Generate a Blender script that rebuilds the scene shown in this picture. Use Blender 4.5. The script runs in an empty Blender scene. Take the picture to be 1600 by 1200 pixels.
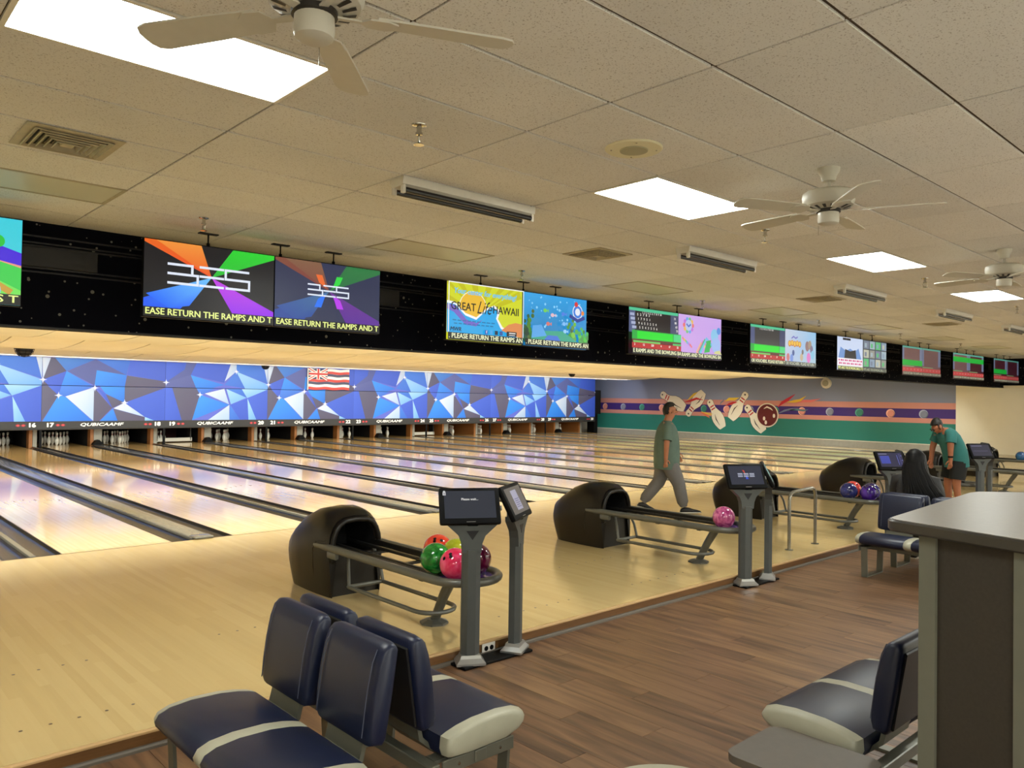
import bpy, bmesh, math, random
from mathutils import Vector, Matrix
random.seed(7)
D = bpy.data
COL = bpy.context.scene.collection
SC = bpy.context.scene
PI = math.pi

# ------------------------------------------------------------------ camera
RR = Vector((0.7359061541922167, -0.6769122537858051, 0.01522934327681643))
UU = Vector((-0.02268490825541697, -0.002169520806291639, 0.9997403103390974))
FW = Vector((0.6767034262950533, 0.7360605232276032, 0.016952256087096593))
CP = Vector((-2.0267106723606076, -8.861109667759475, 1.6533376212915865))
cam = D.cameras.new('camera')
cam.sensor_fit = 'HORIZONTAL'; cam.sensor_width = 36.0
cam.lens = 1218.136 / 1600.0 * 36.0
cam.clip_start = 0.05; cam.clip_end = 200
co = D.objects.new('camera', cam); COL.objects.link(co)
co.matrix_world = Matrix(((RR.x, UU.x, -FW.x, CP.x), (RR.y, UU.y, -FW.y, CP.y), (RR.z, UU.z, -FW.z, CP.z), (0, 0, 0, 1)))
SC.camera = co

# ------------------------------------------------------------------ world, exposure, large lights
w = D.worlds.new('room_ambient'); SC.world = w; w.use_nodes = True
w.node_tree.nodes['Background'].inputs[0].default_value = (1.0, 0.9, 0.75, 1)
w.node_tree.nodes['Background'].inputs[1].default_value = 0.02
SC.view_settings.view_transform = 'Standard'
SC.view_settings.look = 'None'
SC.view_settings.exposure = 0.0
SC.view_settings.gamma = 1.0
SC.view_settings.use_curve_mapping = False

def area(name, loc, direction, sx, sy, watts, color=(1, 1, 1), spread=180):
    l = D.lights.new(name, 'AREA'); l.shape = 'RECTANGLE'; l.size = sx; l.size_y = sy
    l.energy = watts; l.color = color; l.spread = math.radians(spread)
    o = D.objects.new(name, l); COL.objects.link(o)
    o.location = loc
    o.rotation_euler = Vector(direction).to_track_quat('-Z', 'Y').to_euler()
    return o

WARM = (1.0, 0.86, 0.66)
PANEL_GLOW = 24.0
# lane washes: a row behind the beam, unseen rows beyond added for brightness
for y, z, w_ in ((-0.25, 2.42, 130), (3.58, 2.50, 115), (7.86, 2.50, 115), (12.14, 2.50, 40)):
    for i in range(8):
        area('lane_wash_light', (-6.6 + 4.4 * i, y, z), (0, 0.58, -0.81), 4.0, 0.10, w_, (0.95, 0.98, 0.88), 124)
# floods over the pin decks that wash the masking panels
for i in range(9):
    area('masking_flood', (-3.9 + 3.6 * i, 14.0, 2.46), (0, 0.92, -0.40), 3.4, 0.12, 34, (0.95, 0.97, 1.0))
# lamps inside the pinsetters over the pins
for i in range(9):
    area('pin_deck_lamp', (-2.0 + 3.356 * i - 0.2, 16.6, 0.98), (0, 0.75, -0.65), 2.6, 0.08, 3.0, (1.0, 0.95, 0.85))
# the rows of ceiling panels behind the photographer
for x in (-6.0, -2.3, 1.4, 5.0, 8.7, 12.4, 16.0, 19.7, 23.2, 26.2):
    area('concourse_panel_light', (x, -10.6, 3.12), (0, 0, -1), 1.2, 0.6, 105, (0.94, 0.98, 0.94))

# ------------------------------------------------------------------ constants
NUM = {11: 'eleven', 12: 'twelve', 13: 'thirteen', 14: 'fourteen', 15: 'fifteen', 16: 'sixteen', 17: 'seventeen', 18: 'eighteen', 19: 'nineteen', 20: 'twenty', 21: 'twenty one', 22: 'twenty two', 23: 'twenty three', 24: 'twenty four', 25: 'twenty five', 26: 'twenty six', 27: 'twenty seven', 28: 'twenty eight', 29: 'twenty nine', 30: 'thirty', 31: 'thirty one'}
P = 3.356; WA = 0.70; WB = 0.524; LW = 1.066
FL = -0.089; ZC = 3.157; YM = 16.29; XW = 27.5
YE = -4.85
X0 = -8.0; YB = -12.0
GX, GY, TX, TY = -0.2274, -5.6716, 1.2192, 0.6096

# ------------------------------------------------------------------ helpers
def lin(c):
    c = [x / 255.0 if max(c) > 1.0 else x for x in c]
    return tuple((x / 12.92 if x <= 0.04045 else ((x + 0.055) / 1.055) ** 2.4) for x in c[:3]) + (1.0,)

def mat(name, rgb, rough=0.5, metal=0.0, noise=0.0, nscale=20.0, bump=0.0, bscale=60.0, coat=0.0, spec=0.5, stretch=None):
    m = D.materials.new(name); m.use_nodes = True
    nt = m.node_tree; b = nt.nodes['Principled BSDF']
    b.inputs['Base Color'].default_value = lin(rgb)
    b.inputs['Roughness'].default_value = rough
    b.inputs['Metallic'].default_value = metal
    b.inputs['Specular IOR Level'].default_value = spec
    if coat: b.inputs['Coat Weight'].default_value = coat; b.inputs['Coat Roughness'].default_value = 0.08
    tc = nt.nodes.new('ShaderNodeTexCoord')
    src = tc.outputs['Object']
    if stretch:
        mp = nt.nodes.new('ShaderNodeMapping'); mp.inputs['Scale'].default_value = stretch
        nt.links.new(src, mp.inputs['Vector']); src = mp.outputs['Vector']
    if noise:
        n = nt.nodes.new('ShaderNodeTexNoise'); n.inputs['Scale'].default_value = nscale; n.inputs['Detail'].default_value = 4
        nt.links.new(src, n.inputs['Vector'])
        mr = nt.nodes.new('ShaderNodeMapRange'); mr.inputs[3].default_value = 1 - noise; mr.inputs[4].default_value = 1 + noise
        mr.inputs[1].default_value = 0.25; mr.inputs[2].default_value = 0.75
        nt.links.new(n.outputs['Fac'], mr.inputs[0])
        mx = nt.nodes.new('ShaderNodeVectorMath'); mx.operation = 'SCALE'
        mx.inputs[0].default_value = lin(rgb)[:3]
        nt.links.new(mr.outputs[0], mx.inputs['Scale']); nt.links.new(mx.outputs[0], b.inputs['Base Color'])
    if bump:
        n2 = nt.nodes.new('ShaderNodeTexNoise'); n2.inputs['Scale'].default_value = bscale; n2.inputs['Detail'].default_value = 3
        nt.links.new(src, n2.inputs['Vector'])
        bp = nt.nodes.new('ShaderNodeBump'); bp.inputs['Strength'].default_value = bump; bp.inputs['Distance'].default_value = 0.004
        nt.links.new(n2.outputs['Fac'], bp.inputs['Height']); nt.links.new(bp.outputs[0], b.inputs['Normal'])
    return m

def emit(name, rgb, strength):
    m = D.materials.new(name); m.use_nodes = True; nt = m.node_tree
    nt.nodes.remove(nt.nodes['Principled BSDF'])
    e = nt.nodes.new('ShaderNodeEmission'); e.inputs[0].default_value = rgb if len(rgb) == 4 else (*rgb, 1); e.inputs[1].default_value = strength
    nt.links.new(e.outputs[0], nt.nodes['Material Output'].inputs[0])
    return m

def attr_mat(name, emission=None, rough=0.5):
    m = D.materials.new(name); m.use_nodes = True; nt = m.node_tree
    a = nt.nodes.new('ShaderNodeAttribute'); a.attribute_name = 'Col'
    b = nt.nodes['Principled BSDF']
    b.inputs['Roughness'].default_value = rough
    if emission is not None:
        b.inputs['Base Color'].default_value = (0.01, 0.01, 0.012, 1)
        nt.links.new(a.outputs['Color'], b.inputs['Emission Color'])
        b.inputs['Emission Strength'].default_value = emission
    else:
        nt.links.new(a.outputs['Color'], b.inputs['Base Color'])
    return m

class MB:
    def __init__(s): s.v = []; s.f = []
    def add(s, vs, fs):
        o = len(s.v); s.v += [tuple(p) for p in vs]; s.f += [tuple(i + o for i in f) for f in fs]; return s
    def box(s, x0, x1, y0, y1, z0, z1):
        return s.add([(x0, y0, z0), (x1, y0, z0), (x1, y1, z0), (x0, y1, z0), (x0, y0, z1), (x1, y0, z1), (x1, y1, z1), (x0, y1, z1)],
                     [(0, 3, 2, 1), (4, 5, 6, 7), (0, 1, 5, 4), (1, 2, 6, 5), (2, 3, 7, 6), (3, 0, 4, 7)])
    def rbox(s, x0, x1, y0, y1, z0, z1, r=0.01, seg=2):
        bm = bmesh.new(); bmesh.ops.create_cube(bm, size=1.0)
        for v in bm.verts:
            v.co = Vector(((x0 + x1) / 2 + v.co.x * (x1 - x0), (y0 + y1) / 2 + v.co.y * (y1 - y0), (z0 + z1) / 2 + v.co.z * (z1 - z0)))
        r = min(r, abs(x1 - x0) * .49, abs(y1 - y0) * .49, abs(z1 - z0) * .49)
        bmesh.ops.bevel(bm, geom=list(bm.edges), offset=r, segments=seg, profile=0.5, affect='EDGES')
        bm.verts.index_update()
        s.add([v.co.copy() for v in bm.verts], [tuple(v.index for v in f.verts) for f in bm.faces]); bm.free(); return s
    def tube(s, path, r, n=10, closed=False, caps=True):
        path = [Vector(p) for p in path]; m = len(path); rs = r if isinstance(r, (list, tuple)) else [r] * m
        rings = []; up = None
        for i, p in enumerate(path):
            a = path[i - 1] if (i > 0 or closed) else p
            b = path[(i + 1) % m] if (i < m - 1 or closed) else p
            t = (b - a).normalized()
            if up is None:
                up = Vector((0, 0, 1)) if abs(t.z) < .9 else Vector((0, 1, 0))
            u = t.cross(up).normalized(); up = u.cross(t).normalized()
            rings.append([p + (u * math.cos(2 * PI * k / n) + up * math.sin(2 * PI * k / n)) * rs[i] for k in range(n)])
        vs = [q for R_ in rings for q in R_]; fs = []
        for i in range(m if closed else m - 1):
            for k in range(n):
                a = i * n + k; b = i * n + (k + 1) % n; j = ((i + 1) % m) * n
                fs.append((a, b, j + (k + 1) % n, j + k))
        if caps and not closed:
            fs.append(tuple(range(n - 1, -1, -1))); fs.append(tuple((m - 1) * n + k for k in range(n)))
        return s.add(vs, fs)
    def lathe(s, prof, c=(0, 0, 0), n=24):
        vs = []; fs = []; idx = []
        for (r, z) in prof:
            if r <= 1e-6: idx.append([len(vs)]); vs.append((c[0], c[1], c[2] + z))
            else:
                idx.append(list(range(len(vs), len(vs) + n)))
                vs += [(c[0] + r * math.cos(2 * PI * k / n), c[1] + r * math.sin(2 * PI * k / n), c[2] + z) for k in range(n)]
        for a, b in zip(idx, idx[1:]):
            for k in range(n):
                k2 = (k + 1) % n
                if len(a) == 1 and len(b) == 1: continue
                if len(a) == 1: fs.append((a[0], b[k2], b[k]))
                elif len(b) == 1: fs.append((a[k], a[k2], b[0]))
                else: fs.append((a[k], a[k2], b[k2], b[k]))
        if len(idx[0]) > 1: fs.append(tuple(reversed(idx[0])))
        if len(idx[-1]) > 1: fs.append(tuple(idx[-1]))
        return s.add(vs, fs)
    def prism(s, poly, z0, z1):
        n = len(poly)
        vs = [(x, y, z0) for x, y in poly] + [(x, y, z1) for x, y in poly]
        fs = [tuple(range(n - 1, -1, -1)), tuple(range(n, 2 * n))] + [(i, (i + 1) % n, n + (i + 1) % n, n + i) for i in range(n)]
        return s.add(vs, fs)
    def loft(s, rings, caps=True):
        n = len(rings[0]); vs = [p for r in rings for p in r]; fs = []
        for i in range(len(rings) - 1):
            for k in range(n):
                fs.append((i * n + k, i * n + (k + 1) % n, (i + 1) * n + (k + 1) % n, (i + 1) * n + k))
        if caps: fs.append(tuple(range(n - 1, -1, -1))); fs.append(tuple((len(rings) - 1) * n + k for k in range(n)))
        return s.add(vs, fs)
    def sphere(s, c, r, nu=20, nv=12, sc=(1, 1, 1)):
        b = MB().lathe([(math.sin(PI * i / nv) * r if 0 < i < nv else 0, -math.cos(PI * i / nv) * r) for i in range(nv + 1)], n=nu)
        return s.add([(c[0] + x * sc[0], c[1] + y * sc[1], c[2] + z * sc[2]) for x, y, z in b.v], b.f)
    def xf(s, M):
        s.v = [tuple(M @ Vector(p)) for p in s.v]; return s
    def mesh(s, name, smooth=False, ang=35):
        me = D.meshes.new(name); me.from_pydata(s.v, [], s.f)
        bm = bmesh.new(); bm.from_mesh(me); bmesh.ops.recalc_face_normals(bm, faces=bm.faces); bm.to_mesh(me); bm.free()
        if smooth:
            me.shade_smooth(); me.set_sharp_from_angle(angle=math.radians(ang))
        return me
    def obj(s, name, m, parent=None, smooth=False, ang=35, loc=None, rot=None):
        me = s.mesh(name, smooth, ang)
        if m: me.materials.append(m)
        return mk(name, me, parent, loc, rot)

def mk(name, me, parent=None, loc=None, rot=None):
    o = D.objects.new(name, me); COL.objects.link(o)
    if parent: o.parent = parent
    if loc is not None: o.location = loc
    if rot is not None: o.rotation_euler = rot
    return o

def tag(o, label, cat, group=None):
    o['label'] = label; o['category'] = cat
    if group: o['group'] = group
    return o

def struct(o, label=None, cat=None):
    o['kind'] = 'structure'
    if label: o['label'] = label; o['category'] = cat
    return o

def thing(name, label, cat, loc=(0, 0, 0), rz=0, group=None):
    o = D.objects.new(name, None); COL.objects.link(o); o.location = loc; o.rotation_euler = (0, 0, rz)
    o.empty_display_size = 0.1
    return tag(o, label, cat, group)

KIDS = {}
def dup(root, loc, rz=None, label=None, group=None):
    def cp(o, par):
        c = o.copy(); COL.objects.link(c)
        if par: c.parent = par
        for ch in list(o.children): cp(ch, c)
        return c
    r = cp(root, None); r.location = loc
    if rz is not None: r.rotation_euler = (0, 0, rz)
    if label: r['label'] = label
    if group: r['group'] = group
    return r

# text to polygons --------------------------------------------------
_tc = {}
def text_polys(body, size, bold=0.0, shear=0.0, align='CENTER', space=1.0):
    key = (body, size, bold, shear, align, space)
    if key in _tc: return _tc[key]
    c = D.curves.new('lettering', 'FONT'); c.body = body; c.size = size; c.resolution_u = 2
    c.align_x = align; c.align_y = 'CENTER'; c.shear = shear; c.space_character = space
    o = D.objects.new('lettering', c); COL.objects.link(o)
    dg = bpy.context.evaluated_depsgraph_get(); dg.update()
    me = o.evaluated_get(dg).to_mesh()
    vs = [(v.co.x, v.co.y) for v in me.vertices]; fs = [tuple(p.vertices) for p in me.polygons]
    o.evaluated_get(dg).to_mesh_clear()
    D.objects.remove(o); D.curves.remove(c)
    _tc[key] = (vs, fs); return vs, fs

class Pic:
    """flat print / screen image: coloured polygons in a local u (right), v (up) plane, facing local -Y"""
    def __init__(s, eps=0.0006): s.v = []; s.f = []; s.c = []; s.k = 0; s.eps = eps
    def poly(s, pts, col, cols=None, up=True):
        if up: s.k += 1
        o = len(s.v); s.v += [(p[0], -s.eps * s.k, p[1]) for p in pts]
        s.f.append(tuple(range(o, o + len(pts)))); s.c.append([lin(q) for q in cols] if cols else [lin(col)] * len(pts)); return s
    def rect(s, x0, x1, z0, z1, col, cols=None): return s.poly([(x0, z0), (x1, z0), (x1, z1), (x0, z1)], col, cols)
    def disc(s, x, z, r, col, n=20, rz=None, up=True):
        rz = rz or r
        return s.poly([(x + r * math.cos(2 * PI * k / n), z + rz * math.sin(2 * PI * k / n)) for k in range(n)], col, None, up)
    def strip(s, path, wds, col):
        s.k += 1; pts = [Vector(p) for p in path]; L = []; R = []
        for i, p in enumerate(pts):
            a = pts[max(i - 1, 0)]; b = pts[min(i + 1, len(pts) - 1)]; t = (b - a).normalized(); n = Vector((-t.y, t.x))
            wd = wds[i] if isinstance(wds, (list, tuple)) else wds
            L.append(p + n * wd / 2); R.append(p - n * wd / 2)
        for i in range(len(pts) - 1):
            s.poly([R[i], R[i + 1], L[i + 1], L[i]], col, None, False)
        return s
    def glow(s, x, z, r, col, edge, clip=None):
        # printed star: 8 pointed with bright heart
        s.k += 1; n = 16; cl = (lambda v: min(max(v, clip[0]), clip[1])) if clip else (lambda v: v)
        for k in range(n):
            a0 = 2 * PI * k / n; a1 = 2 * PI * (k + 1) / n
            r0 = r if k % 4 == 0 else r * .42; r1 = r if (k + 1) % 4 == 0 else r * .42
            s.poly([(cl(x), z), (cl(x + r0 * math.cos(a0)), z + r0 * math.sin(a0)), (cl(x + r1 * math.cos(a1)), z + r1 * math.sin(a1))], None, [col, edge, edge], False)
        s.k += 1; s.poly([(cl(x + r * .22 * math.cos(2 * PI * k / 10)), z + r * .22 * math.sin(2 * PI * k / 10)) for k in range(10)], col, None, False)
        return s
    def text(s, body, x, z, size, col, bold=0.0, shear=0.0, align='CENTER', space=1.0, sx=1.0, clip=None):
        if bold:
            for dx, dz in ((-bold, 0), (bold, 0), (0, bold * .6), (0, -bold * .6)): s.text(body, x + dx, z + dz, size, col, 0.0, shear, align, space, sx, clip)
            return s
        vs, fs = text_polys(body, size, 0.0, shear, align, space)
        s.k += 1; o = len(s.v)
        q = [(x + a * sx, z + b) for a, b in vs]
        if clip: q = [(min(max(a, clip[0]), clip[1]), b) for a, b in q]
        s.v += [(a, -s.eps * s.k, b) for a, b in q]
        for f in fs: s.f.append(tuple(i + o for i in f)); s.c.append([lin(col)] * len(f))
        return s
    def obj(s, name, m, parent=None, loc=None, rot=None, frame=None):
        if frame: s.v = [(min(max(x, 0.0), frame[0]), y, min(max(z, 0.0), frame[1])) for x, y, z in s.v]
        me = D.meshes.new(name); me.from_pydata(s.v, [], s.f)
        a = me.color_attributes.new('Col', 'FLOAT_COLOR', 'CORNER')
        flat = [x for cs in s.c for q in cs for x in q]
        a.data.foreach_set('color', flat)
        me.materials.append(m); me.validate()
        return mk(name, me, parent, loc, rot)

# ------------------------------------------------------------------ materials
def wood_mat(name, c1, c2, c3, board, rough, coat, axis='X', seam=0.12, ysplit=None, cfar=None, far2=None):
    m = D.materials.new(name); m.use_nodes = True; nt = m.node_tree; N = nt.nodes; Lk = nt.links; b = N['Principled BSDF']
    g = N.new('ShaderNodeNewGeometry'); sp = N.new('ShaderNodeSeparateXYZ'); Lk.new(g.outputs['Position'], sp.inputs[0])
    dv = N.new('ShaderNodeMath'); dv.operation = 'DIVIDE'; dv.inputs[1].default_value = board; Lk.new(sp.outputs['X'], dv.inputs[0])
    fl = N.new('ShaderNodeMath'); fl.operation = 'FLOOR'; Lk.new(dv.outputs[0], fl.inputs[0])
    wn = N.new('ShaderNodeTexWhiteNoise'); wn.noise_dimensions = '2D'
    # boards break at random lengths
    ad = N.new('ShaderNodeMath'); ad.operation = 'MULTIPLY_ADD'; ad.inputs[1].default_value = 7.31; Lk.new(fl.outputs[0], ad.inputs[0])
    yd = N.new('ShaderNodeMath'); yd.operation = 'DIVIDE'; yd.inputs[1].default_value = 1.6; Lk.new(sp.outputs['Y'], yd.inputs[0]); Lk.new(yd.outputs[0], ad.inputs[2])
    f2 = N.new('ShaderNodeMath'); f2.operation = 'FLOOR'; Lk.new(ad.outputs[0], f2.inputs[0])
    cb = N.new('ShaderNodeCombineXYZ'); Lk.new(fl.outputs[0], cb.inputs[0]); Lk.new(f2.outputs[0], cb.inputs[1]); Lk.new(cb.outputs[0], wn.inputs['Vector'])
    mp = N.new('ShaderNodeMapping'); mp.inputs['Scale'].default_value = (38, 1.6, 10); Lk.new(g.outputs['Position'], mp.inputs['Vector'])
    ns = N.new('ShaderNodeTexNoise'); ns.inputs['Scale'].default_value = 1.0; ns.inputs['Detail'].default_value = 5; Lk.new(mp.outputs[0], ns.inputs['Vector'])
    mx = N.new('ShaderNodeMath'); mx.operation = 'MULTIPLY_ADD'; mx.inputs[1].default_value = 0.55; Lk.new(wn.outputs['Value'], mx.inputs[0])
    m2 = N.new('ShaderNodeMath'); m2.operation = 'MULTIPLY'; m2.inputs[1].default_value = 0.5; Lk.new(ns.outputs['Fac'], m2.inputs[0]); Lk.new(m2.outputs[0], mx.inputs[2])
    rp = N.new('ShaderNodeValToRGB'); rp.color_ramp.elements[0].position = 0.1; rp.color_ramp.elements[0].color = lin(c1)
    rp.color_ramp.elements[1].position = 0.9; rp.color_ramp.elements[1].color = lin(c3)
    e = rp.color_ramp.elements.new(0.5); e.color = lin(c2); Lk.new(mx.outputs[0], rp.inputs[0])
    out = rp.outputs[0]
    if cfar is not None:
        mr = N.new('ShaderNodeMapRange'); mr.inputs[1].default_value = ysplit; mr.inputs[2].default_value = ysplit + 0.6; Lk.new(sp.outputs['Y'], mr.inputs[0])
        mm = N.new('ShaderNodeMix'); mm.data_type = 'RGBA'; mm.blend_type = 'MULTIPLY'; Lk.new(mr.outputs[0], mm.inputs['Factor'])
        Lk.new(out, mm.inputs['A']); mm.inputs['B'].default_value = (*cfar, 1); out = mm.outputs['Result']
    Lk.new(out, b.inputs['Base Color'])
    b.inputs['Roughness'].default_value = rough
    if coat: b.inputs['Coat Weight'].default_value = coat; b.inputs['Coat Roughness'].default_value = 0.05
    return m

M = {}
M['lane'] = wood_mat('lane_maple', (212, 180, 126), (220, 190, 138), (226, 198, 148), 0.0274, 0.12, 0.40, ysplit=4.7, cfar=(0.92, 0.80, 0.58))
M['approach'] = wood_mat('approach_maple', (196, 170, 118), (202, 177, 124), (207, 183, 131), 0.0548, 0.18, 0.28)
M['plank'] = None
def plank_mat():
    m = D.materials.new('vinyl_plank'); m.use_nodes = True; nt = m.node_tree; N = nt.nodes; Lk = nt.links; b = N['Principled BSDF']
    g = N.new('ShaderNodeNewGeometry'); oi = N.new('ShaderNodeObjectInfo')
    of = N.new('ShaderNodeVectorMath'); of.operation = 'SCALE'; of.inputs[0].default_value = (13.1, 7.7, 3.3); Lk.new(oi.outputs['Random'], of.inputs['Scale'])
    av = N.new('ShaderNodeVectorMath'); av.operation = 'ADD'; Lk.new(g.outputs['Position'], av.inputs[0]); Lk.new(of.outputs[0], av.inputs[1])
    mp = N.new('ShaderNodeMapping'); mp.inputs['Scale'].default_value = (16, 1.5, 4); Lk.new(av.outputs[0], mp.inputs['Vector'])
    n1 = N.new('ShaderNodeTexNoise'); n1.inputs['Scale'].default_value = 1.0; n1.inputs['Detail'].default_value = 6; n1.inputs['Distortion'].default_value = 0.6; Lk.new(mp.outputs[0], n1.inputs['Vector'])
    ad = N.new('ShaderNodeMath'); ad.operation = 'MULTIPLY_ADD'; ad.inputs[1].default_value = 0.13; Lk.new(oi.outputs['Random'], ad.inputs[0])
    sb = N.new('ShaderNodeMath'); sb.operation = 'SUBTRACT'; sb.inputs[1].default_value = 0.065; Lk.new(n1.outputs['Fac'], sb.inputs[0]); Lk.new(sb.outputs[0], ad.inputs[2])
    rp = N.new('ShaderNodeValToRGB'); el = rp.color_ramp.elements
    el[0].position = 0.28; el[0].color = lin((78, 56, 40)); el[1].position = 0.80; el[1].color = lin((146, 112, 80))
    q = el.new(0.5); q.color = lin((114, 84, 60)); Lk.new(ad.outputs[0], rp.inputs[0]); Lk.new(rp.outputs[0], b.inputs['Base Color'])
    b.inputs['Roughness'].default_value = 0.38
    bp = N.new('ShaderNodeBump'); bp.inputs['Strength'].default_value = 0.08; bp.inputs['Distance'].default_value = 0.002; Lk.new(n1.outputs['Fac'], bp.inputs['Height']); Lk.new(bp.outputs[0], b.inputs['Normal'])
    return m
M['plank'] = plank_mat()
def tile_mat(name, base, dark, speck=True):
    m = D.materials.new(name); m.use_nodes = True; nt = m.node_tree; N = nt.nodes; Lk = nt.links; b = N['Principled BSDF']
    g = N.new('ShaderNodeNewGeometry'); oi = N.new('ShaderNodeObjectInfo')
    n1 = N.new('ShaderNodeTexNoise'); n1.inputs['Scale'].default_value = 130; n1.inputs['Detail'].default_value = 3; Lk.new(g.outputs['Position'], n1.inputs['Vector'])
    rp = N.new('ShaderNodeValToRGB'); rp.color_ramp.elements[0].position = 0.30; rp.color_ramp.elements[1].position = 0.42
    rp.color_ramp.elements[0].color = lin(dark); rp.color_ramp.elements[1].color = lin(base); Lk.new(n1.outputs['Fac'], rp.inputs[0])
    mr = N.new('ShaderNodeMapRange'); mr.inputs[3].default_value = 0.93; mr.inputs[4].default_value = 1.05; Lk.new(oi.outputs['Random'], mr.inputs[0])
    n3 = N.new('ShaderNodeTexNoise'); n3.inputs['Scale'].default_value = 1.3; Lk.new(g.outputs['Position'], n3.inputs['Vector'])
    m3 = N.new('ShaderNodeMapRange'); m3.inputs[3].default_value = 0.92; m3.inputs[4].default_value = 1.08; Lk.new(n3.outputs['Fac'], m3.inputs[0])
    mu = N.new('ShaderNodeMath'); mu.operation = 'MULTIPLY'; Lk.new(mr.outputs[0], mu.inputs[0]); Lk.new(m3.outputs[0], mu.inputs[1])
    sc = N.new('ShaderNodeVectorMath'); sc.operation = 'SCALE'; Lk.new(rp.outputs[0], sc.inputs[0]); Lk.new(mu.outputs[0], sc.inputs['Scale']); Lk.new(sc.outputs[0], b.inputs['Base Color'])
    b.inputs['Roughness'].default_value = 0.9; b.inputs['Specular IOR Level'].default_value = 0.2
    bp = N.new('ShaderNodeBump'); bp.inputs['Strength'].default_value = 0.2; bp.inputs['Distance'].default_value = 0.004; Lk.new(n1.outputs['Fac'], bp.inputs['Height']); Lk.new(bp.outputs[0], b.inputs['Normal'])
    return m
M['tile'] = tile_mat('ceiling_tile', (234, 232, 228), (176, 168, 160))
M['lane_tile'] = tile_mat('lane_ceiling_panel', (238, 236, 222), (226, 224, 210))
M['concourse'] = mat('concourse_bounce', (206, 200, 190), 0.5, noise=0.05, nscale=2)  # made pale so the unseen floor bounces light to the ceiling
M['groove'] = mat('grid_bar', (92, 76, 58), 0.9)
def star_mat():
    m = D.materials.new('starry_wallcloth'); m.use_nodes = True; nt = m.node_tree; N = nt.nodes; Lk = nt.links; b = N['Principled BSDF']
    g = N.new('ShaderNodeNewGeometry'); col = None
    for sc, th in ((6.0, 0.10), (11.0, 0.115)):
        vo = N.new('ShaderNodeTexVoronoi'); vo.inputs['Scale'].default_value = sc; Lk.new(g.outputs['Position'], vo.inputs['Vector'])
        lt = N.new('ShaderNodeMath'); lt.operation = 'LESS_THAN'; lt.inputs[1].default_value = th; Lk.new(vo.outputs['Distance'], lt.inputs[0])
        if col is None: col = lt.outputs[0]
        else:
            a = N.new('ShaderNodeMath'); a.operation = 'MAXIMUM'; Lk.new(col, a.inputs[0]); Lk.new(lt.outputs[0], a.inputs[1]); col = a.outputs[0]
    mx = N.new('ShaderNodeMix'); mx.data_type = 'RGBA'; Lk.new(col, mx.inputs['Factor']); mx.inputs['A'].default_value = lin((9, 10, 20)); mx.inputs['B'].default_value = lin((120, 118, 110))
    Lk.new(mx.outputs['Result'], b.inputs['Base Color']); b.inputs['Roughness'].default_value = 0.85; b.inputs['Specular IOR Level'].default_value = 0.1
    return m
M['star'] = star_mat()
M['beamrail'] = mat('black_rail', (22, 22, 28), 0.5)
M['gutter'] = mat('gutter_plastic', (44, 42, 42), 0.25, noise=0.12, nscale=3, coat=0.2)
M['cap'] = mat('capping_grey', (104, 102, 96), 0.22, noise=0.06, coat=0.3)
M['capdark'] = mat('capping_edge', (40, 36, 32), 0.5)
M['hood'] = mat('hood_plastic', (26, 22, 18), 0.33, spec=0.32, noise=0.05, nscale=8, bump=0.04, bscale=300)
M['hoodin'] = mat('hood_inside', (6, 6, 6), 0.7)
M['rail'] = mat('grey_tube', (104, 104, 97), 0.34, metal=0.3, noise=0.04)
M['railblack'] = mat('black_track', (26, 25, 24), 0.4)
M['post'] = mat('kiosk_grey', (82, 86, 86), 0.42, metal=0.25, noise=0.04)
M['silver'] = mat('silver_base', (170, 170, 168), 0.3, metal=0.7)
M['blackp'] = mat('black_plastic', (8, 8, 9), 0.5, spec=0.12)
M['navy'] = mat('navy_vinyl', (19, 27, 54), 0.40, noise=0.05, nscale=12, bump=0.05, bscale=240)
M['navydk'] = mat('seat_shell', (14, 15, 20), 0.5, bump=0.05, bscale=100)
M['thread'] = mat('seam_thread', (70, 76, 96), 0.5)
M['beige'] = mat('beige_vinyl', (172, 170, 150), 0.42, noise=0.05, nscale=12, bump=0.04, bscale=240)
M['frame'] = mat('bench_frame', (112, 112, 100), 0.4, metal=0.35, noise=0.04)
M['tray'] = mat('tray_laminate', (98, 90, 80), 0.5, noise=0.06, nscale=30)
M['counter'] = mat('counter_laminate', (112, 106, 96), 0.32, noise=0.10, nscale=60)
M['ctrim'] = mat('counter_edge', (58, 55, 50), 0.3)
M['cpost'] = mat('counter_corner', (112, 112, 98), 0.5, noise=0.04)
M['cpanel'] = mat('counter_panel', (58, 52, 44), 0.6, noise=0.12, nscale=90)
M['stepwood'] = mat('step_fascia', (118, 82, 46), 0.45, noise=0.15, nscale=6, stretch=(1, 8, 20))
M['stepedge'] = mat('step_nosing', (206, 170, 120), 0.35)
M['white'] = mat('white_enamel', (222, 218, 206), 0.4, noise=0.03)
M['fan'] = mat('fan_white', (206, 202, 188), 0.4, noise=0.03)
M['chrome'] = mat('chrome', (190, 188, 180), 0.15, metal=1.0)
M['steel'] = mat('steel_tube', (150, 148, 138), 0.25, metal=0.8)
M['cream'] = mat('cream_wall', (240, 234, 216), 0.75, noise=0.02, nscale=3, bump=0.06, bscale=120)
M['black'] = mat('pit_black', (7, 7, 8), 0.8)
M['maroon'] = mat('pit_curtain', (62, 20, 16), 0.8, noise=0.15, nscale=10)
M['woodpost'] = mat('kickback_wood', (176, 112, 56), 0.4, noise=0.15, nscale=5, stretch=(12, 12, 1))
M['kick'] = mat('kickback_grey', (168, 164, 152), 0.5, noise=0.08, nscale=8)
M['pin'] = mat('pin_white', (238, 234, 222), 0.22, coat=0.3)
M['pinred'] = mat('pin_red', (170, 24, 28), 0.3)
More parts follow.
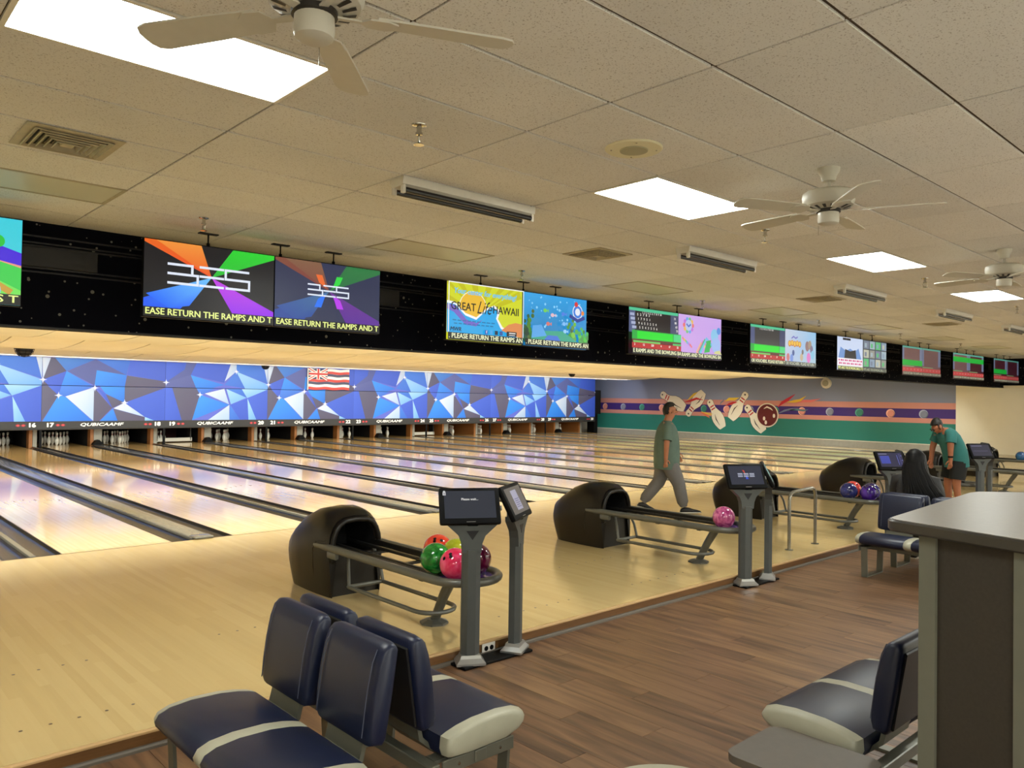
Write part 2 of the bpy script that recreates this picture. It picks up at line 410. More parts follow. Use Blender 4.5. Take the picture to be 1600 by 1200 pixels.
M['maskgrey'] = mat('mask_lip', (34, 33, 34), 0.5)
M['print'] = attr_mat('printed_panel', None, 0.5)
M['screen'] = attr_mat('screen_image', 0.95, 0.3)
M['kscreen'] = attr_mat('kiosk_screen_image', 0.8, 0.25)
M['panel'] = emit('light_diffuser', (0.95, 0.985, 0.92), PANEL_GLOW)
M['lens'] = mat('unlit_lens', (216, 214, 196), 0.4, bump=0.1, bscale=200)
M['tube'] = mat('dark_tube', (22, 22, 26), 0.25)
M['speaker'] = mat('speaker_cream', (232, 226, 194), 0.6)
M['grille'] = mat('speaker_grille', (180, 176, 144), 0.7, bump=0.2, bscale=500)
M['vent'] = mat('vent_metal', (178, 168, 142), 0.5, noise=0.12, nscale=14)
M['outlet'] = mat('outlet_white', (236, 232, 224), 0.4)
M['skin'] = mat('skin', (184, 122, 90), 0.55, noise=0.05, nscale=20)
M['skin2'] = mat('skin_tan', (168, 106, 74), 0.55, noise=0.05, nscale=20)
M['blackhair'] = mat('black_hair', (8, 7, 8), 0.5, noise=0.2, nscale=30, bump=0.25, bscale=80, spec=0.2)
M['hair'] = mat('dark_hair', (22, 17, 14), 0.6, noise=0.3, nscale=40, bump=0.4, bscale=60)
M['shirt'] = mat('green_tee', (98, 118, 108), 0.85, noise=0.08, nscale=14, bump=0.1, bscale=30)
M['shirt2'] = mat('teal_tee', (42, 108, 104), 0.85, noise=0.06, nscale=14, bump=0.1, bscale=30)
M['sweat'] = mat('grey_sweatpants', (118, 116, 116), 0.9, noise=0.06, nscale=14, bump=0.15, bscale=25)
M['shorts'] = mat('black_shorts', (18, 19, 18), 0.85, bump=0.1, bscale=30)
M['jacket'] = mat('charcoal_jacket', (34, 34, 37), 0.55, noise=0.2, nscale=12, bump=0.3, bscale=18)
M['shoe'] = mat('dark_shoe', (26, 26, 28), 0.5)
M['eye'] = mat('eye_dark', (30, 22, 18), 0.3)
M['arrow'] = mat('lane_marker', (70, 44, 26), 0.4)

# ================================================================== SETTING
# settee floor (lower) with vinyl planks
fl = struct(MB().box(X0, XW, YB, YE, FL - 0.12, FL - 0.012).obj('floor', M['plank']), 'brown vinyl plank floor of the seating area below the step', 'floor')
PW, PLN = 0.178, 1.22
_pl = MB().rbox(-PW / 2 + .0007, PW / 2 - .0007, -PLN / 2 + .0007, PLN / 2 - .0007, -0.011, 0.0, 0.0012, 1).mesh('plank'); _pl.materials.append(M['plank'])
ncol = 46
rest = MB()
for i in range(-14, 160):
    x = -0.9 + PW * i + PW / 2
    if x - PW / 2 < X0 or x + PW / 2 > XW: continue
    off = (i * 0.43) % PLN
    y1 = YE - off + 0.0
    segs = []
    ys = YE
    first = True
    while ys > -9.6:
        y2 = (YE - off) if first and off > 0.12 else ys - PLN
        first = False
        segs.append((y2, ys)); ys = y2
    for (a, b_) in segs:
        if -4 <= i < ncol and a < -4.9 and b_ > -8.4:
            if abs((b_ - a) - PLN) < 1e-6:
                o = mk('plank', _pl, fl, (x, (a + b_) / 2, FL))
            else:
                o = MB().rbox(-PW / 2 + .0007, PW / 2 - .0007, -(b_ - a) / 2 + .0007, (b_ - a) / 2 - .0007, -0.011, 0.0, 0.0012, 1).obj('plank', M['plank'], fl, loc=(x, (a + b_) / 2, FL))
        else:
            rest.box(x - PW / 2 + .0007, x + PW / 2 - .0007, a + .0007, b_ - .0007, FL - .011, FL)
ro = rest.obj('far_planks', M['plank'], fl); ro['kind'] = 'stuff'
struct(MB().box(X0, XW, YB, -9.6, FL - 0.012, FL).obj('floor', M['concourse']), 'unseen concourse floor behind the photographer, made pale to bounce light', 'floor')  # out of view; its pale colour is added as a reflector for the ceiling

# raised approach
ap = struct(MB().box(X0, XW, YE + 0.02, 0.0, FL - 0.1, 0.0).obj('floor', M['approach']), 'pale maple approach floor between the seats and the foul line', 'floor')
dots = [(-3.567, -3.57), (-4.467, -4.467)]
_dot = MB().lathe([(0.009, 0), (0.009, 0.0008), (0, 0.0008)], n=8).mesh('approach_dot'); _dot.materials.append(M['arrow'])
def lane_left(n):
    k, odd = divmod(n - 15, 2)
    return k * P + (LW + WA if odd else 0.0)
for n in range(13, 23):
    cx = lane_left(n) + LW / 2
    for y in (-3.57, -4.467):
        for j in (-3, -2, -1, 0, 1, 2, 3):
            if abs(j) == 0 or True:
                mk('approach_dot', _dot, ap, (cx + 0.128 * j, y, 0.0))
struct(MB().box(X0, XW, YE, YE + 0.02, FL, -0.014).obj('trim_1', M['stepwood']), 'brown wooden fascia of the step up to the approach', 'trim')
struct(MB().rbox(X0, XW, YE - 0.012, YE + 0.02, -0.014, 0.001, 0.004).obj('trim_2', M['stepedge']), 'pale nosing strip along the top of the step', 'trim')
struct(MB().prism([(YE, FL), (YE - 0.022, FL), (YE - 0.020, FL + 0.012), (YE - 0.012, FL + 0.02), (YE, FL + 0.022)], X0, XW).xf(Matrix(((0, 0, 1, 0), (1, 0, 0, 0), (0, 1, 0, 0), (0, 0, 0, 1)))).obj('baseboard_step', M['tray']), 'brown quarter round strip at the foot of the step', 'baseboard')
struct(MB().box(X0, XW, -0.004, 0.008, -0.01, 0.0012).obj('trim_3', M['arrow']), 'dark foul line where the approach meets the lanes', 'trim')

# side wall with the mural, and the other walls
wr = struct(MB().box(XW, XW + 0.15, YB, 21.0, -0.5, 3.4).obj('wall_right', M['cream']), 'end wall with a striped bowling mural over the last lane and cream paint beyond it', 'wall')
struct(MB().box(X0 - 0.15, X0, YB, 21.0, -0.5, 3.4).obj('wall_left', M['cream']), 'cream side wall left of the picture', 'wall')
struct(MB().box(X0, XW, YB - 0.15, YB, -0.5, 3.4).obj('wall_back', M['cream']), 'cream wall behind the photographer', 'wall')
struct(MB().box(X0, XW, 19.9, 20.05, -0.5, 3.4).obj('wall_front', M['black']), 'black wall behind the pinsetters', 'wall')
struct(MB().box(X0, XW, 0.0, 21.0, -0.4, -0.16).obj('floor', M['black']), 'dark sub floor under the lanes', 'floor')

# ceiling over seats: tiles in a grid
ce = struct(MB().box(X0, XW, YB, -0.85, ZC + 0.012, ZC + 0.10).obj('ceiling', M['groove']), 'suspended ceiling of speckled beige tiles over the seats', 'ceiling')
_t = MB().rbox(0.006, TX - 0.006, 0.009, TY - 0.009, 0.0, 0.014, 0.003, 1).mesh('ceiling_tile'); _t.materials.append(M['tile'])
LIGHTS = {(-1 + 3 * k, 0) for k in range(0, 8)}
UNLIT = {(-1 + 3 * k, 5) for k in range(0, 8)}
farT = MB(); cnt = 0
for i in range(-6, 23):
    for j in range(-10, 8):
        x = GX + TX * i; y = GY + TY * j
        if x < X0 or x + TX > XW + 0.8 or (i, j) in LIGHTS or (i, j) in UNLIT: continue
        x1 = min(TX, XW - x); y1 = min(TY, -0.85 - y)
        if -3 <= i <= 15 and -4 <= j <= 7 and y1 == TY and cnt < 298:
            mk('ceiling_tile', _t, ce, (x, y, ZC)); cnt += 1
        else:
            farT.box(x + .004, x + x1 - .004, y + .004, y + y1 - .004, ZC, ZC + .013)
ft = farT.obj('far_ceiling_tiles', M['tile'], ce); ft['kind'] = 'stuff'

# lane ceiling: sagging panels in rows between cusps
lc = struct(MB().box(X0, XW, -0.55, 19.9, 2.72, 2.8).obj('ceiling', M['groove']), 'low cream ceiling of sagging panels over the lanes', 'ceiling')
def sag(t): return 2.535 + 0.105 * (2 * t - 1) ** 2
for r in range(4):
    y0 = -0.74 + 4.28 * r; y1 = y0 + 4.28; ys = []
    a = max(y0, -0.55)
    for q in range(9): ys.append(a + (y1 - a) * q / 8)
    mb = MB(); wx = 1.2192; vs = []; fs = []
    for q, y in enumerate(ys):
        z = sag((y - y0) / 4.28)
        e = 0.004 if q in (0, 8) else 0
        yy = y + (0.02 if q == 0 else -0.02 if q == 8 else 0)
        vs += [(0.014, yy, z), (wx - 0.014, yy, z), (0.014, yy, z + .02), (wx - 0.014, yy, z + .02)]
    for q in range(8):
        b = q * 4
        fs += [(b, b + 4, b + 5, b + 1), (b + 2, b + 3, b + 7, b + 6), (b, b + 2, b + 6, b + 4), (b + 1, b + 5, b + 7, b + 3)]
    fs += [(0, 1, 3, 2), (32, 34, 35, 33)]
    me = MB().add(vs, fs).mesh('lane_ceiling_panel', True); me.materials.append(M['lane_tile'])
    for i in range(0, 29):
        x = X0 + 0.35 + 1.2192 * i
        if x + 1.2192 > XW: break
        mk('lane_ceiling_panel', me, lc, (x, 0, 0))

# the beam that carries the screens
bm_ = struct(MB().box(X0, XW, -0.85, -0.55, 2.2145, ZC + 0.012).obj('trim_4', M['star']), 'black starry beam hanging across the lanes behind the screens', 'beam')
for (z0, z1, d) in ((2.205, 2.222, .012), (2.70, 2.715, .02), (2.735, 2.75, .03), (2.93, 2.945, .03), (2.96, 2.975, .02), (3.02, 3.035, .015)):
    MB().box(X0, XW - 0.01, -0.85 - d, -0.845, z0, z1).obj('rail', M['beamrail'], bm_)
for k in range(-2, 9):
    x = 2.9 + 3.372 * k
    MB().rbox(x - 0.75, x + 0.5, -0.90, -0.845, 2.75, 2.93, .006, 1).obj('recess_box', M['beamrail'], bm_)
struct(MB().box(XW - 0.35, XW, YB, -0.85, 2.29, ZC).obj('trim_5', M['star']), 'black soffit along the end wall above the cream paint', 'trim')

# ================================================================== LANES
for n in range(11, 31):
    x = lane_left(n)
    lab = 'polished maple bowling lane under number %s on the masking' % NUM[n]
    t = thing('bowling_lane', lab, 'lane', (x + LW / 2, 0, 0), 0, 'bowling lanes')
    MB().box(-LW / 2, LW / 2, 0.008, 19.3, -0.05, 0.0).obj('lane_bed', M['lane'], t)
    if n >= 14:
        for j in range(-3, 4):
            MB().prism([(-0.011, 0), (0.011, 0), (0.0, 0.15)], 0.0, 0.0007).obj('arrow', M['arrow'], t, loc=(0.1355 * j, 4.78 - 0.11 * abs(j) - 0.1, 0))
        for j in (-4, -3, -2, 2, 3, 4):
            MB().lathe([(0.009, 0), (0.009, 0.0008), (0, 0.0008)], n=8).obj('lane_dot', M['arrow'], t, loc=(0.1 * j, 2.2, 0))

def gutter_bm(w):
    n = 10; R = w / 2; out = []; ins = []
    for k in range(n + 1):
        a = PI + PI * k / n
        out.append((R * math.cos(a), 0.085 * math.sin(a) - 0.012))
    prof = out + [(R, -0.11), (-R, -0.11)]
    vs = [(x, y, z) for y in (0.004, 17.24) for x, z in prof]; m = len(prof)
    fs = [(i, (i + 1) % m, m + (i + 1) % m, m + i) for i in range(m)]
    return MB().add(vs, fs + [tuple(range(m)), tuple(range(2 * m - 1, m - 1, -1))])
gm = gutter_bm(0.222).mesh('gutter', True, 40); gm.materials.append(M['gutter'])
for n in range(12, 31):           # divider on the right of lane n
    x0 = lane_left(n) + LW; odd = n % 2; wdt = WA if odd else WB
    if n == 30: wdt = 0.30
    lab = ('grey ball return capping and gutters between lanes %s and %s' if odd else 'narrow grey divider and gutters between lanes %s and %s') % (NUM[n], NUM[n + 1])
    if n == 30: lab = 'last gutter beside the mural wall right of lane thirty'
    t = thing('lane_divider', lab, 'gutter', (x0 + wdt / 2, 0, 0), 0, 'gutters between the lanes')
    h = wdt / 2
    for sgn in ((-1, 1) if n < 30 else (-1,)):
        mk('gutter', gm, t, (sgn * (h - 0.1175), 0, 0))
        MB().box(min(sgn * h, sgn * (h - 0.012)), max(sgn * h, sgn * (h - 0.012)), 0.004, 17.24, -0.10, -0.001).obj('gutter_edge', M['capdark'], t)
    if n == 30: continue
    cw = h - 0.235
    if odd:
        MB().add(*(lambda a: (a.v, a.f))(MB().rbox(-cw, cw, 0.05, 17.2, -0.11, 0.022, 0.02, 3))).obj('cap', M['cap'], t, smooth=True)
        MB().rbox(-cw * .93, cw * .93, -0.035, 0.16, 0.0005, 0.03, 0.012, 3).obj('cap_end', M['cap'], t, smooth=True)
    else:
        MB().rbox(-cw, cw, 0.0, 17.2, -0.11, 0.012, 0.006, 2).obj('cap', M['cap'], t, smooth=True)

# kickbacks between the pin decks
for n in range(14, 31):
    x = lane_left(n) + LW + (WA if n % 2 else WB) / 2
    if n == 30: x = 26.60
    t = thing('kickback_partition', ('wood fronted kickback partition right of the pins on lane %s' % NUM[n]), 'partition', (x, 0, 0), 0, 'kickback partitions')
    hw = 0.10 if n % 2 == 0 else 0.16
    MB().box(-hw, hw, 17.35, 19.6, -0.1, 0.8).obj('side_panel', M['woodpost'] if n > 24 else M['maskgrey'], t)  # shade of the unlit pits put into the nearer panels' dark colour
    MB().rbox(-hw - .005, -hw + 0.09, 17.25, 17.55, -0.05, 0.8, 0.006, 1).obj('wood_post', M['woodpost'], t)
    MB().rbox(-hw + .095, hw + .005, 17.25, 17.35, -0.05, 0.8, 0.006, 1).obj('grey_post', M['kick'], t)
    if n % 2:
        MB().prism([(-0.15, 0.024), (0.17, 0.024), (0.17, 0.02), (0.03, 0.17), (-0.05, 0.15)], 17.0, 17.24).xf(Matrix(((1, 0, 0, 0), (0, 0, 1, 0), (0, 1, 0, 0), (0, 0, 0, 1)))).obj('return_door', M['blackp'], t)
for n in range(13, 31):
    x = lane_left(n)
    t = thing('pit_curtain', ('dark red pit curtain behind the pins of lane %s' % NUM[n]) if n > 18 else ('black pit curtain behind the pins of lane %s' % NUM[n]), 'curtain', (x + LW / 2, 19.45, 0), 0, 'pit curtains')
    MB().box(-LW / 2 - 0.15, LW / 2 + 0.15, 0, 0.03, 0.0, 0.62).obj('cloth', M['maroon'] if n > 18 else M['black'], t)
    MB().tube([(-LW / 2 - 0.15, 0.015, 0.63), (LW / 2 + 0.15, 0.015, 0.63)], 0.012, 6).obj('rod', M['rail'], t)

# masking panels ----------------------------------------------------
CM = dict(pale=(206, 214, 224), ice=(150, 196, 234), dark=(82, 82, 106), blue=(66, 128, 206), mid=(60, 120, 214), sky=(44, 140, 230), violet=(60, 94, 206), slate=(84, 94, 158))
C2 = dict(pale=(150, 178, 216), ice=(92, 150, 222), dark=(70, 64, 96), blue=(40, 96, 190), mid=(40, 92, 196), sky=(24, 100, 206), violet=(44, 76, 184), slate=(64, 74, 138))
A = [('pale', [(0, 2.58), (0.21, 2.58), (0.02, 1.95)]), ('dark', [(0.21, 2.58), (0.31, 2.58), (0.61, 2.21), (0.02, 1.95)]), ('blue', [(0.31, 2.59), (1.37, 2.59), (0.61, 2.21)]), ('slate', [(1.37, 2.58), (2.22, 2.14), (1.4, 2.26), (1.35, 1.81), (0.63, 2.21)]), ('mid', [(1.37, 2.59), (2.32, 2.59), (2.22, 2.14)]), ('violet', [(2.32, 2.59), (3.356, 2.59), (3.356, 1.98), (2.24, 2.15)]), ('sky', [(1.4, 2.26), (2.22, 2.14), (2.18, 1.8), (1.35, 1.81)]), ('dark', [(2.24, 2.13), (3.356, 1.98), (3.356, 1.78), (2.18, 1.79)]), ('violet', [(0.02, 1.95), (0.61, 2.21), (0.49, 1.8), (0.15, 1.8)]), ('sky', [(0.61, 2.21), (1.28, 1.81), (0.49, 1.8)]), ('dark', [(0, 1.8), (0.02, 1.95), (0.15, 1.8)]), ('dark', [(0, 1.79), (0.15, 1.78), (0.42, 1.51), (0.02, 0.77), (0, 0.77)]), ('violet', [(0.15, 1.78), (0.49, 1.8), (0.42, 1.51)]), ('sky', [(0.42, 1.51), (0.6, 1.47), (1.31, 0.77), (0.04, 0.77)]), ('mid', [(0.49, 1.79), (1.35, 1.79), (0.6, 1.48), (0.42, 1.51)]), ('pale', [(1.35, 1.76), (0.6, 1.48), (1.34, 0.77)]), ('dark', [(1.34, 1.75), (1.84, 1.15), (1.5, 0.77), (1.34, 0.77)]), ('violet', [(1.39, 1.78), (1.65, 1.58), (1.84, 1.15)]), ('sky', [(1.5, 1.79), (2.18, 1.79), (2.18, 1.31), (1.65, 1.58)]), ('dark', [(1.66, 1.56), (2.18, 1.31), (1.85, 1.15)]), ('pale', [(2.18, 1.31), (2.77, 0.88), (1.88, 1.14)]), ('sky', [(1.86, 1.13), (2.0, 0.77), (1.52, 0.77)]), ('dark', [(1.88, 1.13), (2.77, 0.87), (2.77, 0.77), (2.0, 0.77)]), ('ice', [(2.77, 0.88), (3.06, 0.77), (2.77, 0.77)]), ('violet', [(2.18, 1.31), (3.356, 1.78), (3.356, 0.77), (3.04, 0.77), (2.77, 0.88)]), ('dark', [(2.18, 1.79), (3.356, 1.78), (2.18, 1.31)])]
SA = [(0.02, 1.95), (0.42, 1.51), (1.36, 1.74), (2.18, 1.31), (P + 0.02, 1.95)]
B = [('violet', [(0, 2.59), (0.63, 2.59), (0.61, 2.38), (0.0, 1.95)]), ('slate', [(0.63, 2.59), (0.95, 2.59), (0.77, 2.2), (0.0, 1.95), (0.58, 2.37)]), ('violet', [(0.95, 2.59), (2.06, 2.59), (1.85, 1.98), (0.77, 2.2)]), ('sky', [(0.77, 2.2), (1.86, 1.91), (1.45, 1.8), (0.94, 1.8)]), ('pale', [(2.06, 2.59), (2.26, 2.59), (2.25, 2.36), (1.87, 2.03)]), ('mid', [(2.26, 2.59), (3.2, 2.59), (3.356, 1.98), (2.25, 2.36)]), ('ice', [(2.25, 2.36), (3.356, 1.96), (3.356, 1.8), (2.56, 1.8)]), ('mid', [(2.25, 2.36), (2.56, 1.81), (1.86, 1.91)]), ('slate', [(0.0, 1.95), (0.77, 2.2), (0.94, 1.8), (0.0, 1.8)]), ('pale', [(3.2, 2.59), (3.356, 2.59), (3.356, 1.96)]), ('violet', [(0.0, 1.79), (0.21, 1.79), (0.52, 0.77), (0.0, 0.77)]), ('dark', [(0.21, 1.79), (0.96, 1.79), (1.07, 1.58), (0.84, 0.77), (0.52, 0.77)]), ('sky', [(1.07, 1.58), (2.04, 1.26), (0.84, 0.77)]), ('mid', [(0.96, 1.79), (1.56, 1.79), (1.23, 1.62), (1.07, 1.58)]), ('pale', [(1.23, 1.62), (1.86, 1.79), (2.03, 1.28)]), ('ice', [(1.93, 1.78), (2.62, 1.5), (2.09, 1.28)]), ('mid', [(1.93, 1.79), (2.45, 1.79), (2.63, 1.5)]), ('ice', [(2.45, 1.79), (3.356, 1.79), (2.64, 1.49)]), ('violet', [(2.08, 1.26), (2.65, 1.48), (2.71, 0.77), (2.41, 0.77)]), ('pale', [(2.04, 1.26), (2.05, 0.77), (1.35, 0.77)]), ('mid', [(2.06, 1.26), (2.41, 0.77), (2.06, 0.77)]), ('ice', [(2.65, 1.48), (2.98, 0.77), (2.7, 0.77)]), ('violet', [(2.65, 1.48), (3.356, 1.79), (3.356, 0.77), (2.97, 0.77)])]
SB = [(0.02, 1.95), (1.07, 1.58), (2.25, 2.36), (P + 0.02, 1.95)]
XB = 2 * LW + WA + WB / 2
def mask_art(pat, stars, zlo, zhi, split):
    p = Pic(0.0008)
    p.rect(0.004, P - 0.004, zlo, zhi, (84, 96, 196))
    for name, pts in pat:
        zc = sum(q[1] for q in pts) / len(pts)
        if (zc > split) != (zlo >= split - 1e-6): continue
        pts = [(min(max(x, 0.004), P - 0.004), min(max(z, zlo), zhi)) for x, z in pts]
        cs = []
        x0 = min(q[0] for q in pts); x1 = max(q[0] for q in pts); z0 = min(q[1] for q in pts); z1 = max(q[1] for q in pts)
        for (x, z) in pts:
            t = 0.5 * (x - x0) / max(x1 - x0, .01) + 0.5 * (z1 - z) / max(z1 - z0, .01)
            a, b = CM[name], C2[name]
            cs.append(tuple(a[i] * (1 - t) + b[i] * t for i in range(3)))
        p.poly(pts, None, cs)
    for (x, z) in stars:
        if zlo + .03 < z < zhi - .03: p.glow(x, z, 0.11, (255, 252, 246), (150, 170, 226), (0.004, P - 0.004))
    return p
WT = (240, 238, 232); RD = (214, 60, 66)
for k in range(-3, 7):
    xs = XB + k * P; wd = P
    n = 17 + 2 * k
    pat, st = (A, SA) if k % 2 == 0 else (B, SB)
    lab = 'blue geometric masking above lanes %s and %s' % (NUM.get(n, n), NUM.get(n + 1, n + 1))
    t = thing('pinsetter_mask', lab, 'masking', (xs, YM, 0), 0, 'blue masking units')
    for nm, zlo, zhi in (('lower_panel', 0.77, 1.785), ('upper_panel', 1.80, 2.59)):
        MB().box(0.003, wd - 0.003, 0.001, 0.05, zlo, zhi).obj(nm, M['maskgrey'], t)
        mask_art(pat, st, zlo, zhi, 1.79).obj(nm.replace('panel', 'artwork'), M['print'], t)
    MB().add(*(lambda q: (q.v, q.f))(MB().box(0.0, wd, -0.02, 0.06, 0.56, 0.77))).obj('number_strip', M['maskgrey'], t)
    MB().rbox(0.0, wd, 0.0, 0.10, 0.525, 0.56, .006, 1).obj('lip', M['capdark'], t)
    if n >= 13:
        def sign(nm, fn):
            pt = Pic(0.0008); fn(pt); pt.obj(nm, M['print'], t, loc=(0, -0.0205, 0))
        sign('wordmark', lambda p: p.text('QUBICAAMF', wd * 0.5 - 0.12, 0.665, 0.125, WT, 0.006, 0.25, sx=1.65))
        sign('lane_number', lambda p: p.text(str(n), 0.215, 0.66, 0.165, WT, 0.012, sx=1.2))
        sign('lane_number', lambda p: p.text(str(n + 1), wd - 0.225, 0.66, 0.165, WT, 0.012, sx=1.2))
        for x in (0.42, 0.55, wd - 0.43, wd - 0.56):
            sign('red_lamp', lambda p, x=x: p.disc(x, 0.66, 0.062, (120, 34, 40), 10, 0.038).disc(x, 0.66, 0.036, RD, 8, 0.026))
for k in range(-1, 7):
    xs = XB + k * P
    tag(MB().rbox(xs - 0.035, xs + 0.035, YM + 0.01, YM + 0.05, 0.0125, 0.56, .006, 1).obj('masking_post', M['blackp']), 'thin black post under the masking seam between lanes %s and %s' % (NUM[16 + 2 * k], NUM[17 + 2 * k]), 'post', 'black masking posts')
# angled dark end of the masking row
t = thing('masking_end', 'dark angled end cap where the masking row meets the mural', 'masking end', (XB + 7 * P + 0.012, YM, 0))
MB().prism([(0.0, 0.0), (0.30, -0.10), (0.34, -0.06), (0.05, 0.5)], 0.9, 2.05).obj('end_panel', M['blackp'], t)
MB().prism([(0.0, 0.05), (0.22, 0.02), (0.22, 0.5), (0.0, 0.5)], -0.05, 0.9).obj('end_post', M['blackp'], t)
struct(MB().box(X0, XW, YM + 0.05, YM + 0.10, 2.58, 2.72).obj('trim_6', M['cream']), 'cream strip above the masking panels', 'trim')

# pins --------------------------------------------------------------
PROF = [(0.0, 0), (0.0258, 0.0), (0.036, 0.02), (0.0495, 0.057), (0.0605, 0.114), (0.0596, 0.149), (0.0497, 0.184), (0.0354, 0.219), (0.0262, 0.243), (0.0236, 0.27), (0.0252, 0.298), (0.0305, 0.325), (0.0324, 0.343), (0.029, 0.363), (0.018, 0.376), (0, 0.381)]
pin_me = MB().lathe(PROF, n=14).mesh('bowling_pin', True, 60); pin_me.materials.append(M['pin'])
band_me = MB().lathe([(0.0255, 0.250), (0.0246, 0.262)], n=14).add(*(lambda q: (q.v, q.f))(MB().lathe([(0.0246, 0.276), (0.0252, 0.288)], n=14))).mesh('red_stripe', True); band_me.materials.append(M['pinred'])
ROWN = ['front pin', 'second row', 'third row', 'back row']
def pinlabel(r, j, n):
    if r == 0: return 'white head pin at the front of the rack on lane %s' % NUM[n]
    pos = {1: ['left', 'right'], 2: ['left', 'middle', 'right'], 3: ['far left', 'left centre', 'right centre', 'far right']}[r][j]
    return 'white bowling pin, %s of the %s of pins on lane %s' % (pos, ['', 'second row', 'third row', 'back row'][r], NUM[n])
def pin(x, y, z, label, grp, sub=True):
    o = mk('bowling_pin', pin_me, None, (x, y, z)); tag(o, label, 'bowling pin', grp)
    if sub: mk('red_stripe', band_me, o)
    return o
for n in range(15, 31):
    cx = lane_left(n) + LW / 2 - 0.06
    if n in (19, 25):
        for q in range(3):
            pin(cx - 0.45 + 0.17 * q, 17.78 + 0.2 * q, 0, 'white pin standing behind the sweep bar on lane %s, %s of three' % (NUM[n], ['left', 'middle', 'right'][q]), 'pins behind the sweep bars')
        t = thing('sweep_bar', 'white sweep bar lowered across the pin deck of lane %s' % NUM[n], 'sweep bar', (cx, 17.55, 0))
        MB().rbox(-LW / 2 - 0.03, LW / 2 + 0.05, -0.02, 0.02, 0.03, 0.15, .008, 1).obj('bar', M['white'], t)
        for s_ in (-1, 1): MB().rbox(s_ * LW / 2 - 0.02, s_ * LW / 2 + 0.02, -0.02, 0.3, 0.05, 0.5, .006, 1).obj('arm', M['maskgrey'], t)
        continue
    for r in range(4):
        if n in (21, 22, 23, 24) and r in (2, 3): continue
        for j in range(r + 1):
            pin(cx + 0.3048 * (j - r / 2), 17.78 + 0.264 * r, 0, pinlabel(r, j, n), 'pins racked on lane %s' % NUM[n], True)

# flag on the masking ------------------------------------------------
t = thing('flag', 'red, white and blue striped island flag with a union canton hung on the masking', 'flag', (11.30, YM - 0.06, 2.56))
p = Pic(0.0012); p.k = 2; FW_, FH = 1.63, 0.74
RW = [(238, 234, 224), (196, 60, 50), (64, 66, 92)]
for i in range(8):
    zt = -FH * i / 8; zb = -FH * (i + 1) / 8; cc = RW[i % 3]
    n_ = 16
    for q in range(n_):
        u0 = FW_ * q / n_; u1 = FW_ * (q + 1) / n_
        w0 = 0.014 * math.sin(q * 0.9 + i * .3); w1 = 0.014 * math.sin((q + 1) * 0.9 + i * .3)
        p.poly([(u0, zb + w0), (u1, zb + w1), (u1, zt + w1), (u0, zt + w0)], cc, None, False)
cw_, ch_ = FW_ * 0.45, FH * 0.5
p.rect(0, cw_, -ch_, 0, (52, 52, 88))
p.strip([(0, 0), (cw_, -ch_)], 0.10, (238, 234, 224)); p.strip([(0, -ch_), (cw_, 0)], 0.10, (238, 234, 224))
p.strip([(0, 0), (cw_, -ch_)], 0.035, (196, 50, 46)); p.strip([(0, -ch_), (cw_, 0)], 0.035, (196, 50, 46))
p.rect(0, cw_, -ch_ / 2 - .065, -ch_ / 2 + .065, (238, 234, 224)); p.rect(cw_ / 2 - .065, cw_ / 2 + .065, -ch_, 0, (238, 234, 224))
p.rect(0, cw_, -ch_ / 2 - .035, -ch_ / 2 + .035, (196, 50, 46)); p.rect(cw_ / 2 - .035, cw_ / 2 + .035, -ch_, 0, (196, 50, 46))
MB().box(0, FW_, 0.0, 0.006, -FH + .015, -.015).obj('cloth', M['white'], t)
p.obj('flag_print', M['print'], t)
MB().tube([(-0.03, 0.01, 0.02), (-0.03, 0.01, -FH - 0.02)], 0.022, 8).obj('hoist_sleeve', M['white'], t)

# mural on the end wall ----------------------------------------------
MR = Matrix.Rotation(-PI / 2, 4, 'Z')   # local u -> -Y, facing -X
def mural(name, build, label=None):
    p = Pic(0.0012); build(p)
    o = p.obj(name, M['print'], wr, loc=(XW - 0.001, 17.3, 0), rot=(0, 0, -PI / 2))
    if label: o['label'] = label
    return o
UE = 17.3 - 0.585
U = lambda y: 17.3 - y
def band(z0, z1, c, off=0.0): return lambda p: p.rect(0, UE, z0, z1, c)
mural('painted_band', band(1.68, 2.72, (132, 142, 172)), 'grey blue painted band')
mural('painted_band', band(1.46, 1.68, (206, 142, 134)), 'upper pink painted band')
mural('painted_band', band(1.13, 1.46, (64, 42, 124)), 'purple painted band')
mural('painted_band', band(0.955, 1.13, (206, 142, 134)), 'lower pink painted band')
mural('painted_band', band(0.22, 0.955, (40, 124, 114)), 'teal painted band')
MB().box(XW - 0.22, XW, 0.6, 17.3, -0.05, 0.2).obj('ledge', M['kick'], wr)
cyc = [(132, 140, 164), (226, 152, 142), (60, 136, 124)]
for k in range(14):
    y = 1.63 + 1.137 * k; c = cyc[k % 3]
    def f(p, c=c, y=y):
        p.k = 3; dk = tuple(int(v * .72) for v in c); lt = tuple(min(255, int(v * 1.2 + 16)) for v in c)
        p.disc(U(y), 1.275, 0.155, lt, 18); p.disc(U(y) + .02, 1.26, 0.13, dk, 18); p.disc(U(y) + .01, 1.27, 0.115, c, 18)
    mural('painted_disc', f)
